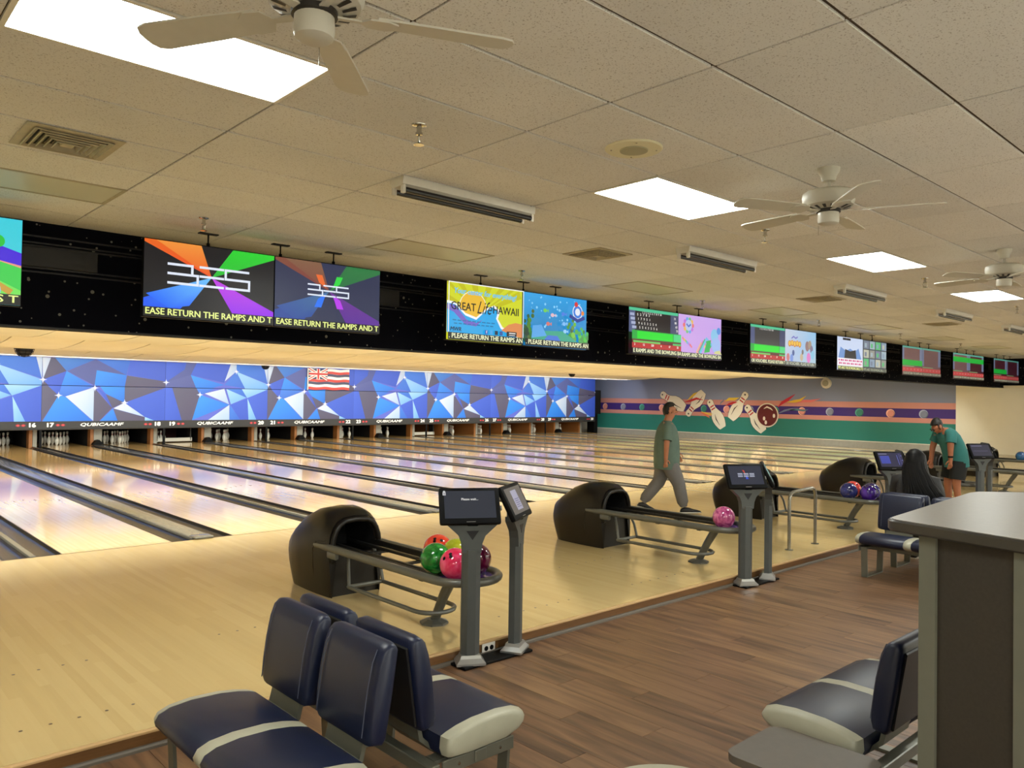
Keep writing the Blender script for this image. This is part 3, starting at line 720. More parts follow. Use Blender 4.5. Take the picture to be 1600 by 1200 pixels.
def pin_art(hy, hz, by, bz):
    def f(p):
        p.k = 10
        h = Vector((U(hy), hz)); b = Vector((U(by), bz)); ax = h - b; Ln = ax.length; ax /= Ln; nx = Vector((-ax.y, ax.x))
        pr = [(0, .0), (0.0, .16), (.06, .22), (.2, .30), (.33, .33), (.46, .30), (.58, .20), (.68, .135), (.78, .13), (.88, .165), (.95, .15), (1.0, .06)]
        sc = Ln * 0.56
        def outline(g): return [b + ax * (t * Ln) + nx * (w_ * sc + g) for t, w_ in pr] + [b + ax * (t * Ln) - nx * (w_ * sc + g) for t, w_ in reversed(pr)]
        p.poly(outline(0.045), (70, 30, 34)); p.poly(outline(0.03), (236, 230, 214))
        for t0, t1 in ((.66, .70), (.75, .79)):
            p.poly([b + ax * (t0 * Ln) + nx * .135 * sc, b + ax * (t1 * Ln) + nx * .135 * sc, b + ax * (t1 * Ln) - nx * .135 * sc, b + ax * (t0 * Ln) - nx * .135 * sc], (186, 40, 44))
        p.strip([b + ax * (.12 * Ln) + nx * .1 * sc, b + ax * (.35 * Ln) + nx * .13 * sc, b + ax * (.5 * Ln) + nx * .06 * sc], [0.01, 0.05, 0.01], (70, 60, 60))
        p.disc((h - ax * .08 * Ln + nx * .02).x, (h - ax * .08 * Ln).y, 0.04, (60, 60, 60), 10)
    return f
for a in ((13.05, 1.93, 11.72, 1.27), (11.6, 0.95, 10.75, 2.02), (10.47, 1.66, 9.75, 0.47), (8.62, 2.0, 9.38, 0.86), (9.0 - .35, 1.45, 7.83, 0.40)):
    mural('painted_pin', pin_art(*a))
def ball_art(p):
    p.k = 24; cx, cz = U(7.66), 1.075
    p.disc(cx, cz, 0.50, (232, 224, 208), 32); p.disc(cx, cz, 0.45, (104, 30, 36), 32)
    p.strip([(cx - .16, cz + .26), (cx - .02, cz + .34), (cx + .14, cz + .28), (cx + .24, cz + .2)], [.02, .07, .06, .02], (240, 232, 218))
    for dx, dz in ((-.14, -.14), (.30, -.02), (-.06, -.3)): p.disc(cx + dx, cz + dz, .055, (240, 232, 218), 12, .085)
mural('painted_ball', ball_art)
def rib(pts, col, wd=0.08):
    def f(p):
        p.k = 20
        n = len(pts); p.strip([(U(y), z) for y, z in pts], [0.015] + [wd] * (n - 2) + [0.01], col)
    mural('painted_ribbon', f)
rib([(11.75, 1.55), (11.4, 1.62), (11.1, 1.72), (10.75, 1.66)], (196, 40, 44), .10)
rib([(11.6, 1.62), (11.35, 1.80), (11.2, 1.92), (11.05, 2.0)], (232, 196, 60), .10)
rib([(10.9, 1.12), (10.7, 1.05), (10.55, .98), (10.4, .88)], (222, 120, 90), .09)
rib([(10.85, 1.14), (10.6, 1.08), (10.4, 1.04), (10.25, 1.06)], (232, 196, 60), .06)
rib([(9.65, 1.62), (9.45, 1.72), (9.2, 1.72), (8.95, 1.78)], (232, 196, 60), .12)
rib([(9.62, 1.42), (9.45, 1.50), (9.25, 1.56), (9.05, 1.58)], (196, 40, 44), .09)
rib([(9.9, 1.45), (9.85, 1.56), (9.75, 1.62), (9.7, 1.74)], (120, 130, 150), .06)
rib([(7.2, 1.42), (7.0, 1.60), (6.75, 1.74), (6.45, 1.95)], (200, 40, 60), .12)
rib([(6.8, 1.62), (6.5, 1.66), (6.25, 1.70), (6.0, 1.88)], (232, 190, 60), .11)
rib([(6.4, 1.60), (6.1, 1.68), (5.8, 1.68), (5.4, 1.78)], (226, 120, 120), .10)
rib([(7.2, 1.15), (6.9, 1.28), (6.6, 1.34), (6.3, 1.38)], (120, 132, 168), .08)
rib([(6.8, 1.30), (6.4, 1.33), (6.1, 1.30), (5.9, 1.34)], (90, 130, 140), .07)
t = thing('wall_light', 'round white fixture high on the grey band of the mural wall', 'wall light', (XW - 0.0, 5.17, 2.38))
MB().lathe([(0.0, 0.0), (0.20, 0.0), (0.21, 0.05), (0.19, 0.10), (0.0, 0.12)], n=24).xf(Matrix.Rotation(-PI / 2, 4, 'Y')).obj('housing', M['white'], t, smooth=True)
MB().lathe([(0.0, 0.121), (0.12, 0.118), (0.11, 0.15), (0.0, 0.165)], n=20).xf(Matrix.Rotation(-PI / 2, 4, 'Y')).obj('lens', M['beige'], t, smooth=True)

# small fixtures on the lane ceiling
def dome(x, y, z, r, label):
    t = thing('caged_dome', label, 'dome', (x, y, z))
    MB().lathe([(r, 0.0), (r * 1.02, -0.012), (r * .95, -0.02), (0, -0.02)], n=20).obj('base_ring', M['blackp'], t, smooth=True)
    MB().lathe([(r * .86, -0.02), (r * .8, -r * .45), (r * .5, -r * .78), (0, -r * .88)], n=20).obj('bowl', M['beamrail'], t, smooth=True)
    g = MB()
    for k in range(8):
        a = PI * 2 * k / 8; g.tube([(r * .95 * math.cos(a), r * .95 * math.sin(a), -.02), (r * .85 * math.cos(a), r * .85 * math.sin(a), -r * .5), (r * .5 * math.cos(a), r * .5 * math.sin(a), -r * .85), (0, 0, -r * .95)], .006, 5)
    for q, (rr_, zz) in enumerate(((.9, .32), (.72, .66))): g.tube([(r * rr_ * math.cos(2 * PI * k / 16), r * rr_ * math.sin(2 * PI * k / 16), -r * zz) for k in range(16)], .006, 5, closed=True)
    g.obj('cage', M['blackp'], t)
dome(1.70, 11.2, 2.572, 0.20, 'black caged dome on the lane ceiling at the left')
dome(9.3, 15.4, 2.562, 0.13, 'small black dome near the masking above lane twenty')
dome(19.9, 11.6, 2.594, 0.13, 'small black dome on the lane ceiling near the mural')

# ================================================================== CEILING FIXTURES
ordn = ['first', 'second', 'third', 'fourth', 'fifth', 'sixth', 'seventh', 'eighth', 'ninth', 'tenth']
lt_lab = ['big bright ceiling light panel beside the nearest fan, at the upper left', 'bright ceiling light panel left of the second fan, behind the round speaker', 'bright ceiling light panel between the second and third fans', 'bright ceiling light panel below the third fan at the right edge']
for k in range(0, 8):
    i = -1 + 3 * k; x = GX + TX * i; y = GY
    lab = lt_lab[k] if k < 4 else 'distant bright ceiling light panel, %s from the camera in its row' % ordn[k]
    t = thing('light_panel', lab, 'ceiling light', (x, y, ZC), 0, 'ceiling light panels')
    f = MB()
    for a in ((0.0, TX, 0.0, 0.022), (0.0, TX, TY - .022, TY), (0.0, 0.022, 0.022, TY - .022), (TX - .022, TX, 0.022, TY - .022)):
        f.box(a[0], a[1], a[2], a[3], -0.006, 0.012)
    f.obj('frame', M['white'], t)
    MB().box(0.022, TX - .022, 0.022, TY - .022, 0.0, 0.008).obj('diffuser', M['panel'], t)
for k in range(0, 8):
    i = -1 + 3 * k; x = GX + TX * i; y = GY + TY * 5
    if x + TX > XW: continue
    t = thing('unlit_light_panel', 'unlit ceiling panel with a greenish lens, %s from left near the screens' % ordn[k], 'ceiling light', (x, y, ZC), 0, 'unlit ceiling panels')
    f = MB()
    for a in ((0.0, TX, 0.0, 0.025), (0.0, TX, TY - .025, TY), (0.0, 0.025, 0.025, TY - .025), (TX - .025, TX, 0.025, TY - .025)):
        f.box(a[0], a[1], a[2], a[3], -0.004, 0.012)
    f.obj('frame', M['vent'], t)
    MB().box(0.025, TX - .025, 0.025, TY - .025, 0.001, 0.012).obj('lens', M['lens'], t)
def fixture(x0, x1, y, lab):
    t = thing('strip_fixture', lab, 'ceiling light', ((x0 + x1) / 2, y, ZC), 0, 'black light strip fixtures')
    h = (x1 - x0) / 2
    MB().prism([(-0.085, 0.0), (0.085, 0.0), (0.075, -0.05), (0.045, -0.062), (-0.045, -0.062), (-0.075, -0.05)], -h, h).xf(Matrix(((0, 0, 1, 0), (1, 0, 0, 0), (0, 1, 0, 0), (0, 0, 0, 1)))).obj('housing', M['white'], t)
    for s in (-1, 1):
        MB().tube([(-h + .03, s * .055, -0.085), (h - .03, s * .055, -0.085)], 0.020, 10).obj('tube', M['tube'], t, smooth=True)
    for sx in (-1, 1):
        for s in (-1, 1):
            MB().rbox(sx * (h - .018) - .014, sx * (h - .018) + .014, s * .055 - .016, s * .055 + .016, -0.112, -0.05, .006, 2).obj('lamp_holder', M['white'], t)
for k, (a, b) in enumerate([(1.0, 2.26), (4.36, 5.62), (7.78, 9.05), (11.33, 12.6), (14.7, 15.95), (18.1, 19.35)]):
    fixture(a, b, -4.36, ['long white strip fixture with two dark tubes above the bright yellow screen, nearest one', 'white strip fixture with dark tubes, second nearest, below the second light panel', 'white strip fixture with dark tubes below the third light panel', 'white strip fixture with dark tubes, fourth along the ceiling', 'white strip fixture with dark tubes at the right edge of the picture', 'farthest white strip fixture with dark tubes'][k])

def vent(x, y, lab):
    t = thing('air_vent', lab, 'vent', (x, y, ZC), 0, 'ceiling air vents')
    s = 0.26
    MB().rbox(-s, s, -s, s, -0.010, -0.001, .004, 1).obj('back_plate', M['vent'], t)
    for q, r in enumerate((0.20, 0.165, 0.13, 0.095, 0.06)):
        f = MB(); z0 = -0.016 - 0.004 * q
        rings = []
        for (rr_, zz) in ((r, -0.009), (r + .012, z0 - .004), (r + .006, z0 - .007), (r - .012, -0.009)):
            rings.append([(-rr_, -rr_, zz), (rr_, -rr_, zz), (rr_, rr_, zz), (-rr_, rr_, zz)])
        rings.append(rings[0])
        f.loft(rings, False).obj('louvre', M['vent'], t)
        MB().loft([[(-a, -a, -0.0105), (a, -a, -0.0105), (a, a, -0.0105), (-a, a, -0.0105)] for a in (r - .014, r - .026)], False).obj('louvre_gap', M['black'], t)
    MB().rbox(-.035, .035, -.035, .035, -0.03, -0.009, .004, 1).obj('centre_plate', M['vent'], t)
vent(-0.85, -3.58, 'square louvred air vent in the ceiling at the upper left')
vent(4.08, -3.50, 'square louvred air vent with dirt around it above the middle screens')
vent(8.95, -3.55, 'square louvred air vent between the second and third strip fixtures')
vent(13.8, -3.55, 'far square louvred air vent near the right side of the picture')

t = thing('ceiling_speaker', 'round cream speaker set in a ceiling tile near the second light panel', 'speaker', (1.64, -5.92, ZC))
MB().lathe([(0.0, 0.001), (0.17, 0.001), (0.172, -0.006), (0.165, -0.012), (0.10, -0.014), (0.0, -0.014)], n=32).obj('trim_ring', M['speaker'], t, smooth=True)
MB().lathe([(0.0, -0.0135), (0.085, -0.0135), (0.083, -0.020), (0.0, -0.024)], n=28).obj('grille', M['grille'], t, smooth=True)
for q in range(4):
    a = PI / 4 + q * PI / 2
    MB().sphere((0.135 * math.cos(a), 0.135 * math.sin(a), -0.0135), 0.006, 8, 4).obj('screw', M['vent'], t)

def sprinkler(x, y, lab):
    t = thing('sprinkler', lab, 'sprinkler', (x, y, ZC), random.random() * 3, 'fire sprinklers')
    MB().lathe([(0.0, 0.0), (0.042, 0.0), (0.040, -0.006), (0.02, -0.012), (0.0, -0.012)], n=18).obj('escutcheon', M['chrome'], t, smooth=True)
    MB().lathe([(0.014, -0.012), (0.014, -0.045), (0.02, -0.045), (0.02, -0.058), (0.012, -0.06)], n=12).obj('body', M['chrome'], t, smooth=True)
    g = MB()
    for s in (-1, 1): g.tube([(s * .012, 0, -0.058), (s * .024, 0, -0.075), (s * .020, 0, -0.095), (0, 0, -0.108)], 0.0045, 6)
    g.obj('yoke_arms', M['chrome'], t, smooth=True)
    MB().lathe([(0.0, -0.108), (0.026, -0.108), (0.030, -0.113), (0.0, -0.113)], n=14).obj('deflector', M['chrome'], t)
slab = ['chrome fire sprinkler right of the nearest fan', 'chrome fire sprinkler left of the second fan', 'chrome fire sprinkler between the second and third fans', 'chrome fire sprinkler right of the third light panel']
for k in range(4): sprinkler(0.49 + 3.72 * k, -5.33, slab[k])
slab = ['chrome fire sprinkler above the light beam logo screens at the left', 'chrome fire sprinkler above the yellow screen', 'chrome fire sprinkler above the scoreboard screen beside the lilac screen', 'chrome fire sprinkler above the plain red and green scoreboard screen', 'chrome fire sprinkler fifth along the row near the screens', 'chrome fire sprinkler sixth along the row near the screens']
for k in range(6): sprinkler(0.53 + 3.76 * k, -2.13, slab[k])

# fans
def fan(x, y, rot, lab):
    t = thing('ceiling_fan', lab, 'fan', (x, y, ZC), rot, 'white ceiling fans')
    MB().lathe([(0.0, 0.0), (0.07, 0.0), (0.068, -0.02), (0.05, -0.05), (0.042, -0.085), (0.02, -0.09), (0, -0.09)], n=24).obj('canopy', M['fan'], t, smooth=True)
    MB().lathe([(0.013, -0.085), (0.013, -0.145)], n=12).obj('downrod', M['fan'], t, smooth=True)
    MB().lathe([(0.0, -0.13), (0.03, -0.13), (0.05, -0.142), (0.135, -0.15), (0.158, -0.165), (0.162, -0.185), (0.158, -0.225), (0.148, -0.245), (0.11, -0.262), (0.07, -0.268), (0, -0.268)], n=32).obj('motor_housing', M['fan'], t, smooth=True)
    g = MB()
    for q in range(16):
        a = 2 * PI * q / 16; c, s = math.cos(a), math.sin(a)
        g.add([(c * .09 - s * .008, s * .09 + c * .008, -0.2672), (c * .09 + s * .008, s * .09 - c * .008, -0.2672), (c * .135 + s * .011, s * .135 - c * .011, -0.2555), (c * .135 - s * .011, s * .135 + c * .011, -0.2555)], [(0, 1, 2, 3)])
    g.obj('vent_slots', M['capdark'], t, loc=(0, 0, -0.0012))
    MB().lathe([(0.0, -0.262), (0.074, -0.266), (0.074, -0.285), (0.06, -0.290), (0, -0.29)], n=24).obj('flywheel_ring', M['capdark'], t, smooth=True)
    MB().lathe([(0.0, -0.285), (0.064, -0.288), (0.066, -0.335), (0.062, -0.355), (0.045, -0.365), (0.0, -0.368)], n=28).obj('switch_housing', M['fan'], t, smooth=True)
    MB().tube([(0.067, 0, -0.34), (0.072, 0, -0.36), (0.072, 0, -0.42)], 0.0016, 5).obj('pull_chain', M['chrome'], t)
    for q in range(5):
        a = q * 2 * PI / 5; Rm = Matrix.Rotation(a, 4, 'Z')
        Rt = Rm @ Matrix.Translation((0, 0, -0.275)) @ Matrix.Rotation(math.radians(11), 4, 'X')
        ir = MB().prism([(0.06, -0.016), (0.15, -0.012), (0.175, -0.05), (0.235, -0.055), (0.27, -0.03), (0.275, 0.0), (0.27, 0.03), (0.235, 0.055), (0.175, 0.05), (0.15, 0.012), (0.06, 0.016)], -0.006, 0.0).xf(Rt)
        ir.obj('blade_iron', M['fan'], t)
        pts = [(0.20, -0.052), (0.40, -0.062), (0.62, -0.068), (0.655, -0.058), (0.67, -0.03), (0.672, 0.0), (0.67, 0.03), (0.655, 0.058), (0.62, 0.068), (0.40, 0.062), (0.20, 0.052)]
        MB().prism(pts, 0.0, 0.007).xf(Rt).obj('blade', M['fan'], t)
fan(-0.82, -6.58, math.radians(48), 'nearest white ceiling fan, cut by the top of the picture')
fan(2.84, -6.55, math.radians(81), 'white ceiling fan right of the second light panel, second nearest')
fan(6.57, -6.53, math.radians(79), 'white ceiling fan at the right edge of the picture')

# ================================================================== SCREENS
SW, SH = 1.215, 0.686
INK = (240, 250, 150)
def ticker(p, s, col=INK, align='LEFT'):
    p.rect(0, SW, 0, 0.085, (12, 14, 14))
    vs, fs = text_polys(s, 0.082, 0.0022, 0, 'LEFT')
    wmax = max(v[0] for v in vs)
    p.text(s, 0.012, 0.045, 0.082, col, 0.0022, 0, 'LEFT', sx=(SW - 0.03) / wmax)
def p_logo(p, bg, faint):
    p.rect(0, SW, 0, SH, bg)
    cx, cz = 0.60, 0.40
    def beam(pts, c, c2): p.poly(pts, None, [c2] + [c] * (len(pts) - 1))
    k = 0.45 if faint else 1.0
    mixc = lambda c: tuple(int(bg[i] * (1 - k) + c[i] * k) for i in range(3))
    beam([(cx, cz), (0.18, SH), (0.0, SH), (0.0, 0.66)], mixc((238, 104, 30)), mixc((240, 70, 30)))
    beam([(cx, cz), (0.50, SH), (0.10, SH)], mixc((246, 150, 60)), mixc((240, 90, 30)))
    beam([(cx, cz), (SW, SH - .04), (SW, SH), (0.80, SH)], mixc((40, 214, 50)), mixc((30, 190, 50)))
    beam([(cx, cz), (0.0, 0.16), (0.0, 0.085), (0.32, 0.085)], mixc((20, 90, 250)), mixc((60, 150, 250)))
    beam([(cx, cz), (0.02, 0.20), (0.22, 0.085), (0.40, 0.12)], mixc((30, 110, 255)), mixc((110, 200, 255)))
    beam([(cx, cz), (0.80, 0.085), (SW, 0.085), (SW, 0.13)], mixc((150, 20, 240)), mixc((200, 60, 230)))
    s = 0.62 if faint else 1.0
    if faint:
        for (dx, dz, c) in ((-.12, .10, (240, 110, 50)), (.12, .10, (50, 220, 70)), (-.13, -.11, (40, 120, 250)), (.13, -.11, (190, 60, 240))):
            p.poly([(cx + dx * .3, cz + dz * .3), (cx + dx * 1.0, cz + dz * .8), (cx + dx * 1.3, cz + dz * 1.6), (cx + dx * .7, cz + dz * 1.6)], c)
    W = (232, 240, 255); tck = 0.022 * (1 if not faint else .7)
    def ln(pts): p.strip([(cx + a * s, cz + b * s) for a, b in pts], tck, W)
    def hl(x0, x1, z): p.rect(cx + x0 * s, cx + x1 * s, cz + z * s - tck / 2, cz + z * s + tck / 2, W)
    def vl(x, z0, z1): p.rect(cx + x * s - tck / 2, cx + x * s + tck / 2, cz + z0 * s - tck / 2, cz + z1 * s + tck / 2, W)
    hl(-.40, -.18, .085); vl(-.18, .0, .085); hl(-.40, -.13, .0); hl(-.40, -.13, -.085); vl(-.13, -.085, 0.0)
    hl(-.115, .115, .085); hl(-.115, .115, -.085); hl(-.115, .115, 0.0)
    hl(.13, .36, .085); vl(.13, 0, .085); hl(.13, .36, 0.0); vl(.36, -.085, 0.0); hl(.13, .36, -.085)
def s_left_logo(p): p_logo(p, (10, 12, 24), False); ticker(p, 'EASE RETURN THE RAMPS AND T')
def s_right_logo(p): p_logo(p, (44, 52, 84), True); ticker(p, 'EASE RETURN THE RAMPS AND T')
def s_hills(p):
    p.rect(0, SW, 0, SH, (60, 210, 225))
    p.poly([(0, .52), (.5, .60), (.9, .52), (SW, .42), (SW, .32), (.8, .40), (0, .44)], (70, 30, 220))
    p.poly([(0, .44), (.8, .40), (SW, .32), (SW, .27), (.8, .34), (0, .40)], (236, 160, 130))
    for x, z, r in ((.75, .50, .06), (.85, .56, .05), (.95, .52, .06), (1.05, .50, .05)): p.disc(x, z, r, (40, 200, 60))
    p.poly([(0, .085), (0, .30), (.5, .42), (.85, .40), (SW, .30), (SW, .085)], (60, 210, 80))
    p.poly([(.55, .085), (.75, .25), (1.0, .22), (SW, .12), (SW, .085)], (120, 230, 90))
    p.strip([(.7, .26), (.95, .24), (1.05, .16), (1.15, .10)], .05, (206, 160, 60))
    p.disc(1.0, .11, .08, (150, 190, 240)); ticker(p, 'THE BOWLING BALLS T')
def s_great(p):
    p.rect(0, SW, 0, SH, (214, 220, 40))
    for k in range(9):
        a0 = math.radians(20 + 18 * k); a1 = a0 + math.radians(8); c = (0.5, 0.33)
        q = []
        for a in (a0, a1):
            r_ = 0.75; q.append((min(max(c[0] + r_ * math.cos(a), 0.0), SW), min(max(c[1] + r_ * math.sin(a), 0), SH)))
        p.poly([c, q[0], q[1]], (200, 196, 24))
    p.disc(.40, .38, .225, (250, 246, 220)); p.disc(.40, .38, .215, (240, 190, 50))
    p.poly([(0, .085), (0, .46), (.12, .45), (.28, .33), (.45, .29), (.62, .42), (.74, .46), (.84, .40), (.80, .30), (.88, .20), (1.05, .15), (1.15, .085)], (250, 250, 250))
    p.poly([(0, .085), (0, .43), (.12, .42), (.28, .30), (.45, .26), (.60, .38), (.72, .44), (.80, .39), (.77, .30), (.85, .18), (1.02, .13), (1.12, .085)], (30, 170, 236))
    p.poly([(0, .42), (.12, .41), (.30, .25), (.45, .22), (.55, .27), (.45, .18), (.28, .19), (.10, .33), (0, .36)], (120, 100, 200))
    p.poly([(.86, .16), (.98, .24), (1.1, .27), (SW, .26), (SW, .085), (1.08, .10)], (226, 140, 80))
    p.text('Your center for everything!', .60, .585, .095, (110, 200, 240), 0.003, 0.2, sx=.95)
    p.text('GREAT', .245, .40, .135, (16, 18, 22), 0.0022, 0, sx=.92); p.text('Life', .565, .405, .22, (16, 18, 22), 0.0, .45, sx=.75)
    p.text('HAWAII', .93, .40, .135, (16, 18, 22), 0.0022, 0, sx=.92)
    for q in range(9):
        p.rect(.08 + .075 * q, .135 + .075 * q, .228, .240, (24, 110, 170)); p.rect(.10 + .07 * q, .15 + .07 * q, .190, .202, (24, 110, 170))
    p.text('MWR', .12, .125, .07, (20, 30, 60), .002, .2)
    for x, c in ((.60, (40, 90, 190)), (.68, (70, 170, 236)), (.76, (30, 40, 60)), (.84, (30, 80, 160))): p.rect(x - .025, x + .025, .095, .145, c)
    p.text('f', .60, .12, .05, WT, .002)
    p.rect(.93, 1.10, .09, .15, (30, 30, 40)); p.rect(.97, 1.08, .125, .138, WT); p.rect(.97, 1.07, .10, .112, (200, 200, 200))
    for a in ((0, SW, SH - .012, SH), (0, .012, .085, SH), (SW - .012, SW, .085, SH)): p.rect(*a, (250, 250, 244))
    ticker(p, '. PLEASE RETURN THE RAMPS AN', (244, 246, 200))
def s_sea(p):
    p.poly([(0, 0), (SW, 0), (SW, SH), (0, SH)], None, [(20, 120, 180), (20, 130, 200), (40, 160, 230), (60, 170, 236)])
    rnd = random.Random(3)
    for q in range(36): p.disc(rnd.uniform(.1, 1.1), rnd.uniform(.25, .65), rnd.uniform(.006, .02), (140, 210, 250), 8)
    for x, hh, c in ((.07, .34, (60, 110, 60)), (.12, .42, (90, 130, 50)), (.02, .26, (40, 80, 60)), (.85, .28, (80, 150, 60)), (.95, .34, (120, 180, 70)), (1.08, .22, (90, 200, 90)), (1.16, .18, (70, 180, 80))):
        for q in range(7): p.disc(x + rnd.uniform(-.05, .05), .085 + hh * q / 7, .05 - .004 * q, tuple(int(v * rnd.uniform(.7, 1.15)) for v in c), 9)
    p.poly([(.1, .085), (.3, .20), (.7, .22), (1.0, .085)], (60, 170, 140)); p.poly([(.12, .10), (.14, .26), (.30, .28), (.40, .14)], (90, 170, 236))
    p.poly([(.35, .085), (.42, .15), (.6, .15), (.66, .085)], (70, 120, 220))
    for x, z, c in ((.42, .30, (220, 120, 110)), (.5, .42, (230, 190, 200)), (.36, .47, (120, 210, 90)), (.72, .32, (130, 190, 246)), (.74, .22, (150, 210, 250)), (.70, .45, (80, 130, 230))):
        p.disc(x, z, .035, c, 12, .026); p.poly([(x + .03, z), (x + .065, z + .025), (x + .065, z - .025)], c)
    p.disc(.98, .50, .10, (236, 240, 250)); p.disc(.98, .50, .085, (60, 130, 226)); p.disc(.98, .50, .05, (236, 240, 250))
    p.disc(.95, .60, .035, (220, 60, 60)); p.disc(1.08, .49, .03, (240, 140, 60)); p.strip([(.82, .44), (.98, .38), (1.12, .43)], .05, (40, 60, 150))
    ticker(p, '. PLEASE RETURN THE RAMPS AN', (244, 246, 200))
def s_score(p, rows, tick, dim=1.0, top=(26, 20, 26)):
    d = lambda c: tuple(int(v * dim) for v in c)
    g = lambda c: d(c)
    p.rect(0, SW, 0, SH, d(top))
    p.rect(0, SW, SH - .045, SH, d((80, 200, 150)))
    p.text('1  2  3  4  5  6  7  8  9  10', .55, SH - .065, .045, d(WT), .001)
    p.rect(0, .14, .32, SH - .045, d((80, 90, 130))); p.rect(SW - .20, SW, .32, SH - .045, d((70, 76, 110)))
    rnd = random.Random(rows)
    for r in range(rows):
        z = .585 - .065 * r
        p.rect(.02, .12, z - .02, z + .02, d((170, 180, 210)))
        for c in range(rnd.randint(5, 7)): p.text(str(rnd.randint(1, 9)), .20 + .066 * c, z, .05, d(WT), .002)
        p.text(str(rnd.randint(60, 160)), SW - .10, z, .05, d(WT), .002)
    p.rect(0, SW, .215, .345, d((20, 170, 60))); p.rect(.12, 1.0, .225, .335, d((16, 226, 40))); p.rect(1.02, SW, .225, .335, d((70, 214, 130)))
    p.rect(0, SW, .17, .215, d((96, 24, 24))); p.rect(0.03, .68, .165, .195, d((110, 196, 90))); p.rect(1.0, SW, .15, .195, d((70, 190, 100)))
    p.rect(0, SW, .085, .165, d((190, 16, 26)))
    for c in range(6): p.text(['3', '12', '220', '4', '17', '55'][c], .06 + .21 * c, .135, .045, d(WT), .002)
    ticker(p, tick, d((244, 246, 200)))
def s_lilac(p):
    p.poly([(0, 0), (SW, 0), (SW, SH), (0, SH)], None, [(206, 160, 230), (190, 150, 226), (206, 170, 240), (214, 176, 240)])
    rnd = random.Random(5)
    cols = [(236, 120, 120), (240, 190, 90), (120, 200, 130), (110, 170, 236), (200, 120, 220)]
    for q in range(10):
        a = 2 * PI * q / 10; p.disc(.27 + .12 * math.cos(a), .52 + .10 * math.sin(a), .035, cols[q % 5], 10)
    p.disc(.27, .52, .09, (190, 200, 240)); p.strip([(.21, .54), (.27, .50), (.33, .54)], .03, (90, 110, 200))
    for q in range(6): p.strip([(.10 + .04 * q, .32 - .02 * q), (.16 + .04 * q, .27 - .02 * q)], .03, cols[q % 5])
    for q, c in enumerate(((240, 200, 110), (220, 110, 180), (60, 180, 110), (110, 190, 230))):
        p.strip([(.50 + .03 * q, .09), (.62 + .05 * q, .25 + .03 * q), (.74 + .08 * q, .20)], .05, c)
    p.poly([(.70, .10), (.78, .30), (.90, .32), (.86, .12)], (40, 180, 80)); p.disc(1.0, .40, .11, (140, 200, 236), 16); p.disc(1.05, .24, .13, (160, 190, 240), 16)
    p.disc(1.12, .48, .06, (90, 150, 226), 12); p.poly([(.98, .10), (1.02, .14), (1.16, .16), (SW, .09)], (210, 210, 140))
    ticker(p, 'E RAMPS AND THE BOWLING BA', (244, 246, 200))
def s_pale(p):
    p.poly([(0, 0), (SW, 0), (SW, SH), (0, SH)], None, [(190, 200, 226), (180, 206, 220), (150, 200, 236), (206, 214, 230)])
    p.strip([(.24, .52), (.32, .56), (.40, .53), (.48, .56)], .03, (120, 120, 200))
    for q in range(5): p.disc(.17 + .095 * q, .42 + .012 * (q % 2), .06, (200, 120, 60), 12); p.disc(.17 + .095 * q, .425 + .012 * (q % 2), .045, (240, 196, 80), 12)
    for x, z, r, c in ((.85, .40, .08, (150, 120, 120)), (.95, .43, .07, (170, 150, 130)), (1.02, .35, .06, (130, 120, 150)), (.30, .25, .045, (70, 90, 150)), (.24, .15, .06, (120, 150, 220)), (.10, .16, .06, (210, 120, 120)), (.62, .18, .06, (200, 180, 150)), (.66, .28, .04, (120, 110, 110)), (.90, .18, .08, (226, 130, 200)), (1.06, .24, .07, (140, 200, 226))):
        p.disc(x, z, r, c, 14, r * 1.25)
    ticker(p, 'OR VOUCHERS. PLEASE RETURN T', (206, 210, 190))
def s_notice(p):
    p.rect(0, SW, 0, SH, (206, 220, 246)); p.rect(.25, .62, SH - .06, SH - .015, (30, 30, 40))
    p.poly([(.05, .24), (.15, .48), (.40, .40), (.60, .46), (.80, .40), (1.0, .48), (1.15, .24)], (110, 150, 210)); p.poly([(.32, .24), (.36, .44), (.6, .40), (.86, .44), (.90, .24)], (30, 28, 36))
    p.rect(0, SW, .085, .25, (246, 240, 246))
    for q in range(12): p.rect(.06 + .092 * q, .06 + .092 * q + (.05 + .03 * (q % 2)), .19, .222, (206, 40, 120)); p.rect(.08 + .09 * q, .08 + .09 * q + (.075 - .03 * (q % 2)), .125, .157, (206, 40, 120))
    ticker(p, 'MPS AND THE BOWLING BALLS TO', (244, 246, 160))
def s_grid(p):
    p.rect(0, SW, 0, SH, (70, 78, 84)); rnd = random.Random(9)
    cs = [(90, 190, 120), (140, 160, 180), (190, 190, 170), (150, 150, 140), (120, 130, 150), (160, 180, 190)]
    for a in range(4):
        for b in range(3):
            x = .03 + .30 * a; z = .11 + .195 * b; p.rect(x, x + .26, z, z + .17, cs[(a + 2 * b) % 6]); p.rect(x + .05, x + .15, z + .03, z + .12, cs[(a + b + 3) % 6])
    ticker(p, 'MPS AND THE BOWLING BALLS TO', (170, 174, 150))
def s_red(top, gz, dim):
    def f(p):
        d = lambda c: tuple(int(v * dim) for v in c)
        p.rect(0, SW, 0, SH, d(top)); p.rect(0, .10, .25, SH, d((120, 130, 160))); p.rect(SW - .16, SW, .25, SH, d((120, 130, 160)))
        p.rect(0, SW, SH - .04, SH, d((90, 180, 160)))
        if gz: p.rect(0, SW, gz, gz + .13, d((20, 190, 60)))
        p.rect(0, .7, .20, .225, d((140, 160, 110))); p.rect(0, SW, .085, .19, d((210, 70, 70)))
        for c in range(6): p.text(str(3 * c + 2), .08 + .21 * c, .14, .05, d((230, 200, 190)), .002)
        ticker(p, 'PLEASE RETURN THE RAMPS AND', d((200, 190, 160)))
    return f
